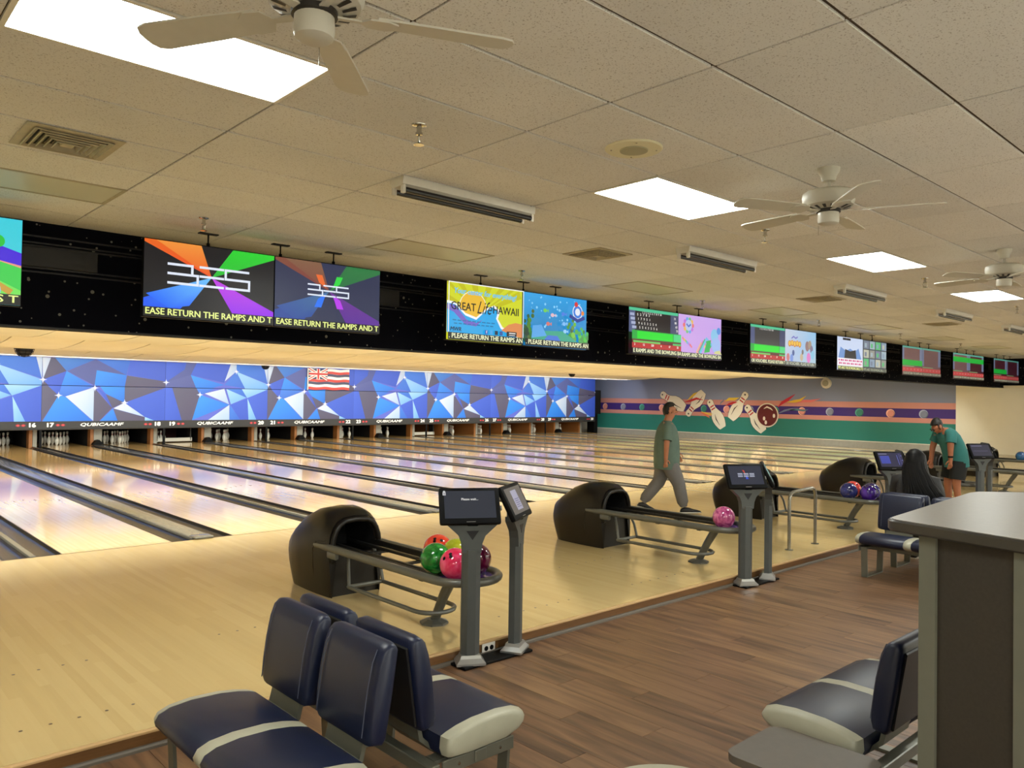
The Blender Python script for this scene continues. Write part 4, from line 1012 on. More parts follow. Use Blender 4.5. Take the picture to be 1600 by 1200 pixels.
mar = (120, 84, 84); dkr = (70, 20, 36)
SCR = [
 (None, None),
 ((s_left_logo, 'screen with a white line logo on four bright colour beams, left of its pair'), (s_right_logo, 'screen with the same white line logo on a slate blue ground, right of its pair')),
 ((s_great, 'screen with a yellow sun and blue wave resort advertisement'), (s_sea, 'screen with a bright blue undersea cartoon scene')),
 ((lambda p: s_score(p, 4, 'E RAMPS AND THE BOWLING BA'), 'screen with a full green and red scoreboard of four bowlers beside the lilac picture'), (s_lilac, 'screen with a lilac pastel cartoon picture')),
 ((lambda p: s_score(p, 0, 'OR VOUCHERS. PLEASE RETURN T', 1.0, (60, 60, 62)), 'screen with a mostly empty green and red scoreboard under a grey bar'), (s_pale, 'screen with a pale blue party cartoon picture')),
 ((s_notice, 'screen with a white notice in pink lettering under a dark photo'), (s_grid, 'screen with a dim grid of small grey and green pictures')),
 ((s_red(mar, .235, .9), 'dim scoreboard screen, low green bar, left of third pair from right end'), (s_red(mar, 0, .85), 'dim scoreboard screen, no green bar, right of third pair from right end')),
 ((s_red(mar, .46, .9), 'dim scoreboard screen, high green bar, left of second pair from right end'), (s_red(dkr, .46, .9), 'dim scoreboard screen, high green bar, right of second pair from right end')),
 ((s_red(dkr, .25, .8), 'dark red scoreboard screen with a low green bar, left of the last pair'), (s_red(dkr, 0, .7), 'dark red scoreboard screen at the far right end')),
]
YS = -1.60; SZ = 2.325
for k in range(-1, 8):
    for s in (0, 1):
        if k == -1:
            if s == 0: continue
            fn, lab = s_hills, 'screen with green cartoon hills cut off by the left edge'
        else: fn, lab = SCR[k + 1][s]
        x = 0.215 + 3.372 * k + s * 1.228
        t = thing('hanging_screen', lab, 'screen', (x, YS, SZ), 0, 'hanging score screens')
        MB().rbox(-0.005, SW + 0.005, 0.0, 0.055, -0.008, SH + 0.008, .004, 1).obj('case', M['blackp'], t)
        p = Pic(0.0005); fn(p); p.obj('picture', M['screen'], t, loc=(0, -0.0005, 0), frame=(SW, SH))
        MB().rbox(.25, SW - .25, 0.05, 0.13, .12, SH - .12, .01, 1).obj('back_box', M['blackp'], t)
        for hx in ((0.60,) if s == 0 else (0.10, 0.70)):
            g = MB().tube([(hx, 0.10, SH - .10), (hx, 0.10, ZC - SZ)], 0.008, 6).tube([(hx, 0.10, SH + .005), (hx, 0.10, SH + .05)], 0.016, 8)
            g.obj('hanger_rod', M['blackp'], t)
            MB().rbox(hx - 0.09, hx + 0.09, 0.07, 0.13, ZC - SZ - 0.012, ZC - SZ - 0.001, .003, 1).obj('ceiling_plate', M['beamrail'], t)

# ================================================================== BALL RETURNS
def hood_mesh():
    st = [(-2.40, .13, .26), (-2.415, .19, .36), (-2.46, .225, .45), (-2.56, .25, .545), (-2.70, .265, .63), (-2.84, .272, .685), (-2.97, .272, .71), (-3.07, .268, .705), (-3.15, .262, .685), (-3.20, .25, .65)]
    N = 22
    def arch(wd, h, y, base=0.0, lean=0.0):
        out = []
        for k in range(N + 1):
            t = k / N
            if t < .25: u, v = -1.0, (t / .25) * .52
            elif t > .75: u, v = 1.0, ((1 - t) / .25) * .52
            else:
                a = PI - PI * (t - .25) / .5
                u = math.copysign(abs(math.cos(a)) ** .62, math.cos(a)); v = .52 + .48 * abs(math.sin(a)) ** .75
            bul = 1.0 - 0.10 * (1 - min(1, v / .5)) ** 1.5
            z = max(base, v * h)
            out.append((u * wd * bul, y + lean * (v - .5), z))
        return out
    rings = [arch(wd, h, y, 0.0, (0.10 if i < 3 else 0.04)) for i, (y, wd, h) in enumerate(st)]
    m = MB(); n = N + 1; vs = [p for r in rings for p in r]; fs = []
    for i in range(len(rings) - 1):
        for k in range(N): fs.append((i * n + k, i * n + k + 1, (i + 1) * n + k + 1, (i + 1) * n + k))
    fs.append(tuple(range(n)))
    m.add(vs, fs)
    out = arch(.25, .65, -3.20, 0.0, .04); inn = [(x * .80, y + .01, max(.33, .02 + z * .90)) for x, y, z in out]
    fs = [(k, k + 1, n + k + 1, n + k) for k in range(N)]
    m.add(out + inn, fs)
    tun = [(x * .9, -2.75, z) for x, y, z in inn]
    inner = MB().add(inn + tun, [(k, k + 1, n + k + 1, n + k) for k in range(N)] + [tuple(range(n, 2 * n))])
    # lower front panel
    f = MB().add([(-.235, -3.185, 0.0), (.235, -3.185, 0.0), (.25, -3.19, .34), (-.25, -3.19, .34), (-.235, -3.15, 0.0), (.235, -3.15, 0.0), (.25, -3.15, .34), (-.25, -3.15, .34)],
                 [(0, 1, 2, 3), (4, 7, 6, 5), (3, 2, 6, 7), (0, 4, 5, 1), (0, 3, 7, 4), (1, 5, 6, 2)])
    rim = [Vector((x * .9, -3.205, max(.30, z * .955))) for x, y, z in out]
    return m, inner, f, rim
def ball_return(x, label):
    t = thing('ball_return', label, 'ball return', (x, 0, 0), 0, 'ball returns')
    m, inner, f, rim = hood_mesh()
    m.obj('hood', M['hood'], t, smooth=True, ang=50)
    inner.obj('hood_throat', M['hoodin'], t, smooth=True, ang=50)
    f.obj('front_panel', M['hood'], t)
    MB().tube(rim, 0.022, 8).obj('mouth_rim', M['hood'], t, smooth=True, ang=60)
    for s in (-1, 1):   # raised groove on each flank
        MB().tube([(s * .236, -2.98, 0.03), (s * .262, -2.97, .22), (s * .268, -2.97, .38), (s * .262, -3.02, .44), (s * .252, -3.14, .46)], .008, 6).obj('flank_rib', M['hood'], t, smooth=True)
        # bracket under the rail
        MB().rbox(s * .245 - .02, s * .245 + .02, -3.32, -3.18, .325, .385, .015, 2).obj('rail_bracket', M['rail'], t, smooth=True)
    # outer tube: two sides and the round front
    path = [(-.245, -2.98, .405)] + [(-.245, y, .405) for y in (-3.4, -4.0, -4.5)]
    path += [(.245 * math.cos(a), -4.62 + .245 * math.sin(a), .405) for a in [PI + PI * q / 14 for q in range(15)]]
    path += [(.245, y, .405) for y in (-4.5, -4.0, -3.4)] + [(.245, -2.98, .405)]
    MB().tube(path, .030, 12).obj('outer_tube', M['rail'], t, smooth=True)
    for s in (-1, 1):
        MB().rbox(s * .10 - .016, s * .10 + .016, -4.60, -2.9, .385, .412, .008, 2).obj('ball_track', M['railblack'], t)
        MB().rbox(s * .205 - .012, s * .205 + .012, -4.60, -3.1, .375, .430, .008, 2).obj('track_liner', M['railblack'], t)
    for y in (-3.45, -3.95, -4.45): MB().box(-.245, .245, y - .02, y + .02, .368, .384).obj('cross_bar', M['railblack'], t)
    pts = [(.21 * math.cos(a), -4.62 + .21 * math.sin(a)) for a in [PI + PI * q / 14 for q in range(15)]]
    MB().prism(pts + [(.21, -4.52), (-.21, -4.52)], .376, .398).obj('end_plate', PURPLE, t)
    # foot rail loop
    fp = [(-.16, -3.36, .11)] + [(-.16, y, .11) for y in (-3.6, -4.0, -4.25)] + [(.16 * math.cos(a), -4.27 + .16 * math.sin(a), .11) for a in [PI + PI * q / 10 for q in range(11)]] + [(.16, y, .11) for y in (-4.25, -4.0, -3.6)] + [(.16, -3.36, .11)]
    MB().tube(fp, .017, 8, closed=True).obj('foot_rail', M['rail'], t, smooth=True)
    for s in (-1, 1):
        MB().tube([(s * .12, -3.28, .385), (s * .15, -3.34, .25), (s * .16, -3.37, .12)], .014, 8).obj('foot_strut', M['rail'], t, smooth=True)
    MB().tube([(0, -4.50, .375), (0, -4.40, .22), (0, -4.30, .03)], [.042, .038, .034], 12).obj('pedestal', M['rail'], t, smooth=True)
    MB().lathe([(0, 0), (.105, 0), (.105, .014), (.055, .034), (0, .034)], (0, -4.29, 0), 8).obj('foot_plate', M['rail'], t)
    return t
PURPLE = mat('purple_plate', (88, 58, 132), 0.25, coat=0.3)
XR = [1.44 + P * k for k in range(-2, 7)]
rl = {0: 'ball return with a black hood nearest the camera, holding five coloured balls', 1: 'ball return with a black hood behind the walking man, holding one pink ball', 2: 'ball return with a black hood behind the second kiosk, holding blue and purple balls', 3: 'ball return with a black hood behind the third kiosk and the seated woman', 4: 'ball return with a black hood beside the bending man', 5: 'ball return with a black hood at the right edge of the picture'}
for i, x in enumerate(XR):
    k = i - 2
    if k < 0 or k > 5: continue
    ball_return(x, rl.get(k, 'far ball return with a black hood beyond the right edge'))

def ball_mat(name, c1, c2, sc=14, rough=0.10):
    m = D.materials.new(name); m.use_nodes = True; nt = m.node_tree; b = nt.nodes['Principled BSDF']
    tc = nt.nodes.new('ShaderNodeTexCoord'); n = nt.nodes.new('ShaderNodeTexNoise'); n.inputs['Scale'].default_value = sc; n.inputs['Detail'].default_value = 6; n.inputs['Distortion'].default_value = 1.2
    nt.links.new(tc.outputs['Object'], n.inputs['Vector'])
    r = nt.nodes.new('ShaderNodeValToRGB'); r.color_ramp.elements[0].position = .38; r.color_ramp.elements[1].position = .62
    r.color_ramp.elements[0].color = lin(c1); r.color_ramp.elements[1].color = lin(c2)
    nt.links.new(n.outputs['Fac'], r.inputs[0]); nt.links.new(r.outputs[0], b.inputs['Base Color'])
    b.inputs['Roughness'].default_value = rough; b.inputs['Coat Weight'].default_value = .5; b.inputs['Coat Roughness'].default_value = .04
    return m
BR = 0.1085
ball_me = MB().sphere((0, 0, 0), BR, 32, 20).mesh('bowling_ball', True, 80)
hole_me = MB().lathe([(0, .0), (.0125, .0)], n=12).mesh('finger_hole'); hole_me.materials.append(M['hoodin'])
def ball(x, y, z, m, label, hd=(0.2, 0.3, 1)):
    me = ball_me.copy(); me.materials.append(m)
    o = mk('bowling_ball', me, None, (x, y, z)); tag(o, label, 'bowling ball')
    h = Vector(hd).normalized(); a = h.orthogonal().normalized(); b = h.cross(a)
    for (u, v) in ((.10, .14), (-.10, .14), (0, -.35)):
        d = (h + a * u * 1.0 + b * v).normalized()
        mk('finger_hole', hole_me, o, d * (BR + .0005), d.to_track_quat('Z', 'Y').to_euler())
ZB = 0.412 + 0.0955
ball(1.325, -4.67, ZB, ball_mat('ball_pink', (236, 40, 90), (246, 84, 130), 9), 'hot pink ball at the front left of the nearest ball return', (-.6, -.2, .5))
ball(1.33, -4.44, ZB, ball_mat('ball_green', (10, 100, 30), (50, 160, 60), 14), 'green marbled ball behind the pink one on the nearest ball return', (.2, .6, .8))
ball(1.555, -4.17, ZB, ball_mat('ball_red', (226, 60, 40), (236, 84, 56), 5), 'orange red ball at the back of the nearest ball return', (-.5, -.5, .75))
ball(1.555, -4.395, ZB, ball_mat('ball_yellow', (170, 180, 30), (206, 206, 60), 10), 'yellow green ball beside the green one on the nearest ball return', (.4, .5, .5))
ball(1.548, -4.625, ZB, ball_mat('ball_maroon', (70, 8, 36), (110, 16, 60), 8), 'dark maroon ball half hidden behind the kiosk post', (.6, .4, .4))
ball(4.70, -4.64, ZB, ball_mat('ball_rose', (170, 60, 120), (226, 120, 170), 16), 'rose pink swirled ball alone on the second ball return', (.2, .5, .8))
ball(8.02, -4.39, ZB, ball_mat('ball_navy', (30, 34, 90), (60, 66, 140), 10), 'dark blue ball at the left of the third ball return', (.4, .5, .5))
ball(8.27, -4.33, ZB, ball_mat('ball_coral', (226, 70, 66), (240, 96, 90), 5), 'coral red ball behind the dark blue one', (-.5, -.4, .6))
ball(8.04, -4.64, ZB, ball_mat('ball_violet', (26, 16, 60), (84, 40, 170), 7), 'glossy black and violet swirled ball on the third ball return', (.2, .2, 1))
ball(8.26, -4.58, ZB, ball_mat('ball_indigo', (30, 26, 70), (70, 60, 150), 8), 'indigo ball half hidden behind the violet swirled one', (.5, .2, 1))
ball(18.11, -3.75, ZB, ball_mat('ball_blue', (20, 60, 110), (40, 110, 170), 8), 'teal blue ball on the ball return at the right edge', (.2, .5, .8))

# ================================================================== KIOSKS
def k_wait(p, w_, h_):
    p.rect(-w_, w_, -h_, h_, (44, 50, 62)); p.text('Please wait...', 0, .035, .022, WT, .0006)
    p.poly([(-w_ - .008, h_ - .010), (-w_ + .012, h_ - .010), (-w_ + .012, h_ - .030), (-w_ - .008, h_ - .030)], (220, 220, 220)); p.disc(-w_ + .002, h_ - .006, .008, (220, 220, 220), 10); p.text('12', -w_ + .002, h_ - .020, .014, (30, 30, 34), .0006)
def k_notice(p, w_, h_):
    p.rect(-w_, w_, -h_, h_, (104, 98, 92)); p.rect(-.065, .055, -.07, .07, (176, 174, 196))
    for q in range(5): p.rect(-.05, .04 - .012 * (q % 2), -.052 + .014 * q, -.046 + .014 * q, (120, 118, 150))
def k_logo(p, w_, h_):
    p.rect(-w_, w_, -h_, h_, (44, 50, 68)); p.poly([(0, 0), (-.03, .05), (-.01, .05)], (220, 80, 60)); p.poly([(0, 0), (.02, -.04), (-.01, -.04)], (60, 90, 230))
    for z in (-.014, 0, .014):
        for x0, x1 in ((-.085, -.035), (-.025, .025), (.035, .085)): p.rect(x0, x1, z - .003, z + .003, (220, 226, 246))
def k_menu(p, w_, h_):
    p.rect(-w_, w_, -h_, h_, (48, 48, 76)); p.rect(-w_ + .01, -.04, h_ - .02, h_ - .012, (150, 150, 190))
    p.rect(-w_ + .02, -.02, -.05, .05, (70, 84, 190))
    for q in range(4): p.rect(-w_ + .03, -.03, -.04 + .022 * q, -.036 + .022 * q, (40, 48, 120))
    p.rect(.09, .096, -.07, .06, (120, 130, 220)); p.rect(.11, .14, -.07, .08, (64, 64, 110))
    for q in range(3): p.disc(.15, -.07 + .06 * q, .008, (120, 124, 190), 8)
def k_teal(p, w_, h_):
    p.rect(-w_, w_, -h_, h_, (70, 110, 112)); p.rect(-w_ + .02, w_ - .02, -.02, .05, (120, 160, 160))
def k_dark(p, w_, h_):
    p.rect(-w_, w_, -h_, h_, (54, 54, 72)); p.rect(-w_ + .02, .04, h_ - .03, h_ - .015, (110, 110, 140)); p.rect(-w_ + .03, w_ - .05, -.02, -.005, (80, 80, 104))
def kiosk(x, y, pics, label):
    t = thing('kiosk', label, 'kiosk', (x, y, FL), 0, 'scoring kiosks')
    MB().rbox(-.30, .30, -.075, .075, 0, .018, .006, 2).obj('floor_plate', M['blackp'], t)
    for s in (-1, 1):
        px = s * .20; az = s * math.radians(30); R = Matrix.Translation((px, 0, 0)) @ Matrix.Rotation(az, 4, 'Z')
        bs = []
        for (h, a, b) in ((.016, .095, .075), (.030, .095, .075), (.055, .070, .052), (.075, .062, .046)):
            bs.append([(c_ * a, d_ * b, h) for c_, d_ in ((-1, -1), (1, -1), (1, 1), (-1, 1))])
        MB().loft(bs).xf(R).obj('post_base', M['silver'], t)
        w2, d2 = .060, .042
        sec = [(-w2, -.012), (-w2 * .45, -d2), (w2 * .45, -d2), (w2, -.012), (w2, .030), (-w2, .030)]
        pst = MB().loft([[(a, b, h) for a, b in sec] for h in (.07, .75)])
        pst.xf(R).obj('post', M['post'], t)
        # flared yoke with two arms and a pocket between them
        yk = MB()
        prof = [(-0.060, 0.730), (0.060, 0.730), (0.066, 0.790), (0.085, 0.840), (0.140, 0.890), (0.168, 0.915), (0.168, 0.945), (0.060, 0.925), (0.030, 0.905), (-0.030, 0.905), (-0.060, 0.925), (-0.168, 0.945), (-0.168, 0.915), (-0.140, 0.890), (-0.085, 0.840), (-0.066, 0.790)]
        yk.prism(prof, -.035, .030)
        yk.xf(R @ Matrix(((1, 0, 0, 0), (0, 0, 1, 0), (0, 1, 0, 0), (0, 0, 0, 1)))).obj('yoke', M['post'], t)
        MB().prism([(-.042, .875), (.042, .875), (0, .815)], -.037, -.034).xf(R @ Matrix(((1, 0, 0, 0), (0, 0, 1, 0), (0, 1, 0, 0), (0, 0, 0, 1)))).obj('yoke_pocket', M['beamrail'], t)
        # monitor leaning back
        o = D.objects.new('monitor', None)
        mo = MB().rbox(-.200, .200, -.018, .022, -.125, .125, .014, 2).obj('monitor', M['blackp'], t, smooth=True)
        mo.matrix_local = Matrix.Translation((px - .02, 0, 1.03)) @ Matrix.Rotation(az, 4, 'Z') @ Matrix.Rotation(math.radians(-28), 4, 'X')
        D.objects.remove(o)
        p = Pic(0.0004); pics[0 if s < 0 else 1](p, .168, .093); p.obj('screen', M['kscreen'], mo, loc=(0, -.0182, .006))
        MB().rbox(-.03, .03, -.0195, -.017, -.113, -.109, .001, 1).obj('badge', M['silver'], mo)
        MB().rbox(.20, .212, -.005, .012, -.03, .0, .002, 1).obj('card_slot', M['silver'], mo)
        a = Vector((px, 0, 0)) 
        MB().rbox(-.05, .05, .0, .06, .90, 1.03, .01, 2).xf(R).obj('tilt_mount', M['post'], t)
kx = [1.437 + P * k for k in range(0, 7)]
kl = ['scoring kiosk with two tilted monitors on grey posts beside the nearest ball return', 'second scoring kiosk with two tilted monitors by the pink ball and the step', 'third scoring kiosk with a blue menu on its left monitor, left of the seated woman', 'fourth scoring kiosk behind the bending man', 'fifth scoring kiosk near the right edge', 'sixth scoring kiosk beyond the counter', 'farthest scoring kiosk']
kp = [(k_wait, k_notice), (k_logo, k_teal), (k_menu, k_dark), (k_dark, k_dark), (k_dark, k_menu), (k_logo, k_dark), (k_dark, k_dark)]
for k in range(5): kiosk(kx[k], -4.945, kp[k], kl[k])
t = thing('power_outlet', 'white double power outlet on the step beside the nearest kiosk', 'outlet', (1.475, YE - 0.003, -0.047))
MB().rbox(-.058, .058, -.008, 0.0, -.036, .036, .003, 1).obj('cover_plate', M['outlet'], t)
for s in (-1, 1):
    MB().lathe([(0, 0), (.0165, 0), (.0165, .003), (0, .003)], n=16).xf(Matrix.Translation((s * .024, -.008, 0)) @ Matrix.Rotation(PI / 2, 4, 'X')).obj('socket', M['blackp'], t)
# tube hand rail
t = thing('hand_rail', 'bent steel tube rail standing on the approach between the second and third kiosks', 'rail', (6.45, -4.56, 0))
pt = [(-.30, 0, 0.002), (-.30, 0, .30), (-.30, 0, .55), (-.285, 0, .60), (-.25, 0, .63), (-.20, 0, .64), (.22, 0, .655), (.27, 0, .645), (.30, 0, .60), (.31, 0, .55), (.31, 0, .3), (.31, 0, .002)]
MB().tube(pt, .019, 10).obj('tube', M['steel'], t, smooth=True)
for x in (-.30, .31): MB().lathe([(0, 0), (.045, 0), (.045, .006), (0, .008)], (x, 0, 0), 16).obj('floor_flange', M['steel'], t)

# ================================================================== BENCHES
def seat_prof(g=1.0):
    pr = [(-.50, .335), (-.525, .355), (-.53, .375), (-.515, .400), (-.47, .418), (-.38, .428), (-.25, .425), (-.17, .414), (-.12, .402), (-.092, .392), (-.088, .345), (-.10, .314), (-.2, .308), (-.42, .312)]
    cy = -.25; cz = .36
    return [(cy + (y - cy) * g, cz + (z - cz) * g) for y, z in pr]
def bench(x, y, rz, label):
    t = thing('bench', label, 'bench', (x, y, FL), rz, 'two seat vinyl benches')
    W_ = 1.02; segs = [('B', -.51, -.455), ('N', -.455, -.035), ('B', -.035, .035), ('N', .035, .455), ('B', .455, .51)]
    for q, (kd, a, b) in enumerate(segs):
        if q == 0: sts = [(a, .80), (a + .006, .9), (a + .02, .965), (b, 1.0)]
        elif q == 4: sts = [(a, 1.0), (b - .02, .965), (b - .006, .9), (b, .80)]
        else: sts = [(a, .985), (a + .006, 1.0), (b - .006, 1.0), (b, .985)]
        rings = [[(xx, yy, zz) for yy, zz in seat_prof(g)] for xx, g in sts]
        MB().loft(rings).obj('seat_trim' if kd == 'B' else 'seat', M['beige'] if kd == 'B' else M['navy'], t, smooth=True, ang=50)
    tilt = math.radians(9)
    for s in (-1, 1):
        R = Matrix.Translation((s * .25, -.030, .43)) @ Matrix.Rotation(-tilt, 4, 'X')
        rings = []
        for (hx, g) in ((-.212, .72), (-.205, .86), (-.19, .95), (-.165, 1.0), (.165, 1.0), (.19, .95), (.205, .86), (.212, .72)):
            pr = [(-.045, .03), (-.052, .10), (-.055, .2), (-.05, .30), (-.038, .355), (-.015, .378), (.015, .380), (.032, .365), (.036, .2), (.034, .02), (.02, -.002), (-.03, .0)]
            rings.append([(hx, -.008 + (yy + .008) * g, .19 + (zz - .19) * (1 - (1 - g) * .35)) for yy, zz in pr])
        bk = MB().loft(rings).xf(R).obj('backrest', M['navy'], t, smooth=True, ang=50)
        MB().rbox(-.185, .185, .030, .042, .02, .345, .006, 1).xf(R).obj('back_shell', M['navydk'], t)
        for ex in (-.170, .170):
            MB().tube([(ex, -.0552, .03), (ex, -.0585, .12), (ex, -.0605, .2), (ex, -.0555, .3), (ex, -.043, .35)], .0022, 5).xf(R).obj('seam_piping', M['thread'], t)
        MB().prism([(-.15, .285), (-.13, .285), (-.045, .36), (-.012, .50), (-.030, .50), (-.062, .37)], s * .25 - .13, s * .25 + .13).xf(Matrix(((0, 0, 1, 0), (1, 0, 0, 0), (0, 1, 0, 0), (0, 0, 0, 1)))).obj('back_bracket', M['frame'], t)
    MB().rbox(-.50, .50, -.30, -.24, .255, .305, .004, 1).obj('beam', M['frame'], t)
    MB().rbox(-.50, .50, -.06, -.01, .255, .305, .004, 1).obj('beam', M['frame'], t)
    for s in (-1, 1):
        xx = s * .46
        path = [(xx, -.43, .29), (xx, -.475, .285), (xx, -.47, .15), (xx, -.455, .012), (xx, -.43, .006), (xx, -.12, .006), (xx, -.09, .012), (xx, -.075, .15), (xx, -.07, .285)]
        g = MB()
        pp = [(-.475, .30), (-.458, 0.0), (-.085, 0.0), (-.065, .30)]; qq = [(-.460, .286), (-.443, .012), (-.100, .012), (-.080, .286)]
        g.add([(xx - s * .035 + dx, a, b) for dx in (-.03, .03) for a, b in pp + qq],
              [(0, 1, 5, 4), (1, 2, 6, 5), (2, 3, 7, 6), (3, 0, 4, 7), (8, 12, 13, 9), (9, 13, 14, 10), (10, 14, 15, 11), (11, 15, 12, 8)] +
              [(0, 8, 9, 1), (1, 9, 10, 2), (2, 10, 11, 3), (3, 11, 8, 0), (4, 5, 13, 12), (5, 6, 14, 13), (6, 7, 15, 14), (7, 4, 12, 15)])
        g.obj('leg_frame', M['frame'], t)
        MB().rbox(s * .485 - .006, s * .485 + .006, -.46, -.08, .25, .305, .003, 1).obj('end_plate', M['frame'], t)
        for yy in (-.38, -.16):
            MB().lathe([(0, 0), (.007, 0), (.006, .004), (0, .005)], n=10).xf(Matrix.Translation((s * .491, yy, .277)) @ Matrix.Rotation(s * PI / 2, 4, 'Y')).obj('bolt', M['chrome'], t)
    return t
b1 = bench(-0.37, -5.93, -PI / 2, 'navy two seat bench facing left with pale grey trim, nearest the camera')
dup(b1, (-0.20, -5.93, FL), PI / 2, 'navy two seat bench facing right, back to back with the nearest one')
dup(b1, (6.34, -5.93, FL), -PI / 2, 'navy two seat bench facing left in front of the seated woman, beyond the counter')
dup(b1, (6.52, -5.93, FL), PI / 2, 'navy two seat bench facing away that the seated woman sits on')
b5 = dup(b1, (1.62, -7.60, FL), PI, 'navy two seat bench partly hidden by the counter, with a tray at its end')
t = thing('stool', 'round pale topped stool just showing at the bottom edge left of the grey tray', 'stool', (0.12, -7.33, FL))
MB().lathe([(0, .36), (.10, .362), (.20, .372), (.25, .39), (.262, .41), (.25, .43), (.2, .44), (.1, .444), (0, .445)], n=40).obj('seat_pad', M['beige'], t, smooth=True)
MB().lathe([(0, .02), (.03, .03), (.028, .2), (.03, .36), (0, .361)], n=16).obj('stem', M['frame'], t, smooth=True)
MB().lathe([(0, 0), (.19, 0), (.185, .014), (.06, .03), (0, .032)], n=32).obj('foot', M['frame'], t, smooth=True)

t = thing('tray_table', 'low grey brown tray table joined between two benches at the bottom right', 'tray', (0.86, -7.38, FL))
pts = []
for (cx, cy, a0) in ((-.14, -.20, PI), (.14, -.20, 1.5 * PI), (.14, .14, 0), (-.14, .14, .5 * PI)):
    for q in range(6): a = a0 + q * PI / 10; pts.append((cx + .06 * math.cos(a), cy + .06 * math.sin(a)))
MB().prism(pts, .345, .375).obj('tray_top', M['tray'], t)
MB().tube([(-.15, -.1, .335), (.2, -.1, .335)], .018, 8).obj('support_bar', M['frame'], t)
MB().tube([(0, -.1, .335), (0, -.1, .02)], .022, 8).obj('stem', M['frame'], t)
MB().lathe([(0, 0), (.11, 0), (.10, .012), (0, .02)], (0, -.1, 0), 20).obj('foot', M['frame'], t)

# ================================================================== COUNTER
t = thing('counter', 'tall grey counter with a rounded laminate top at the lower right', 'counter', (1.4, -8.1, FL))
top = [(0.78, -7.775), (0.80, -7.745), (0.83, -7.73), (1.94, -7.645), (2.02, -7.66), (2.35, -7.97), (2.45, -8.30), (2.40, -8.70), (0.55, -8.72)]
ctr = (1.4, -8.1)
lt = [(x - ctr[0], y - ctr[1]) for x, y in top]
def inset(poly, d):
    c = Vector((sum(p[0] for p in poly) / len(poly), sum(p[1] for p in poly) / len(poly))); out = []
    n = len(poly)
    for i in range(n):
        a, b, c2 = Vector(poly[i - 1]), Vector(poly[i]), Vector(poly[(i + 1) % n])
        n1 = (b - a).normalized(); n2 = (c2 - b).normalized(); m = (Vector((n1.y, -n1.x)) + Vector((n2.y, -n2.x)))
        m = m.normalized() / max(.5, math.sqrt((1 + n1.dot(n2)) / 2)) if m.length > 1e-6 else Vector((0, 0))
        out.append(tuple(b + m * d))
    return out
HT = 1.25 - FL
ar = sum(lt[i][0] * lt[(i + 1) % len(lt)][1] - lt[(i + 1) % len(lt)][0] * lt[i][1] for i in range(len(lt)))
sg = 1 if ar < 0 else -1
i1 = inset(lt, sg * .006)
rings = [[(x, y, HT - .042) for x, y in i1], [(x, y, HT - .036) for x, y in lt], [(x, y, HT - .008) for x, y in lt], [(x, y, HT - .002) for x, y in i1]]
MB().loft(rings).obj('edge_band', M['ctrim'], t, smooth=True)
i2 = inset(lt, sg * .010)
MB().prism(i2, HT - .003, HT).obj('worktop', M['counter'], t)
# cabinet: its long side faces the camera side
bA = Vector((0.81 - ctr[0], -7.841 - ctr[1])); bB = Vector((0.61 - ctr[0], -8.556 - ctr[1]))
dv = (bB - bA).normalized(); nv = Vector((-dv.y, dv.x))
if nv.x < 0: nv = -nv
bC = bB + nv * .55; bD = bA + nv * .85
MB().prism([tuple(bA + nv * .012 + dv * .01), tuple(bB + nv * .012), tuple(bC), tuple(bD)], 0.0, HT - .045).obj('cabinet', M['cpanel'], t)
def post(a0, a1): 
    q = [bA + dv * a0, bA + dv * a1, bA + dv * a1 + nv * .06, bA + dv * a0 + nv * .06]
    return MB().prism([tuple(v) for v in q], 0.0, HT - .045)
post(0.0, .06).obj('corner_post', M['cpost'], t)
post(.315, .375).obj('corner_post', M['cpost'], t)

# ================================================================== PEOPLE
def skin_fig(name, J, E_, m, parent, root, sub=2, smooth_branch=0.0):
    names = list(J); ix = {n: i for i, n in enumerate(names)}
    me = D.meshes.new(name); me.from_pydata([J[n][0] for n in names], [(ix[a], ix[b]) for a, b in E_], [])
    o = D.objects.new(name, me); COL.objects.link(o)
    sk = o.modifiers.new('skin', 'SKIN'); sk.use_smooth_shade = True; sk.branch_smoothing = smooth_branch
    for i, n in enumerate(names):
        r = J[n][1]; d = me.skin_vertices[0].data[i]; d.radius = (r, r) if not isinstance(r, tuple) else r
        d.use_root = (n == root)
    sb = o.modifiers.new('sub', 'SUBSURF'); sb.levels = sub; sb.render_levels = sub
    dg = bpy.context.evaluated_depsgraph_get(); dg.update()
    nm = D.meshes.new_from_object(o.evaluated_get(dg)); nm.name = name
    D.objects.remove(o)
    nm.materials.clear(); nm.materials.append(m); nm.shade_smooth()
    return mk(name, nm, parent)

def ring_loft(path, ab, S, n=20):
    path = [Vector(p) for p in path]; rings = []
    for i, p in enumerate(path):
        t = (path[min(i + 1, len(path) - 1)] - path[max(i - 1, 0)]).normalized()
        s_ = (S - t * S.dot(t)).normalized(); f_ = t.cross(s_).normalized()
        a, b = ab[i]
        rings.append([p + s_ * b * math.cos(2 * PI * k / n) + f_ * a * math.sin(2 * PI * k / n) for k in range(n)])
    return MB().loft(rings)

class Fig:
    def __init__(s, origin, face):
        s.o = Vector(origin); s.F = Vector((math.cos(face), math.sin(face), 0)); s.S = Vector((math.sin(face), -math.cos(face), 0))   # S = the figure's right
    def __call__(s, f, r, z): return s.F * f + s.S * r + Vector((0, 0, z))

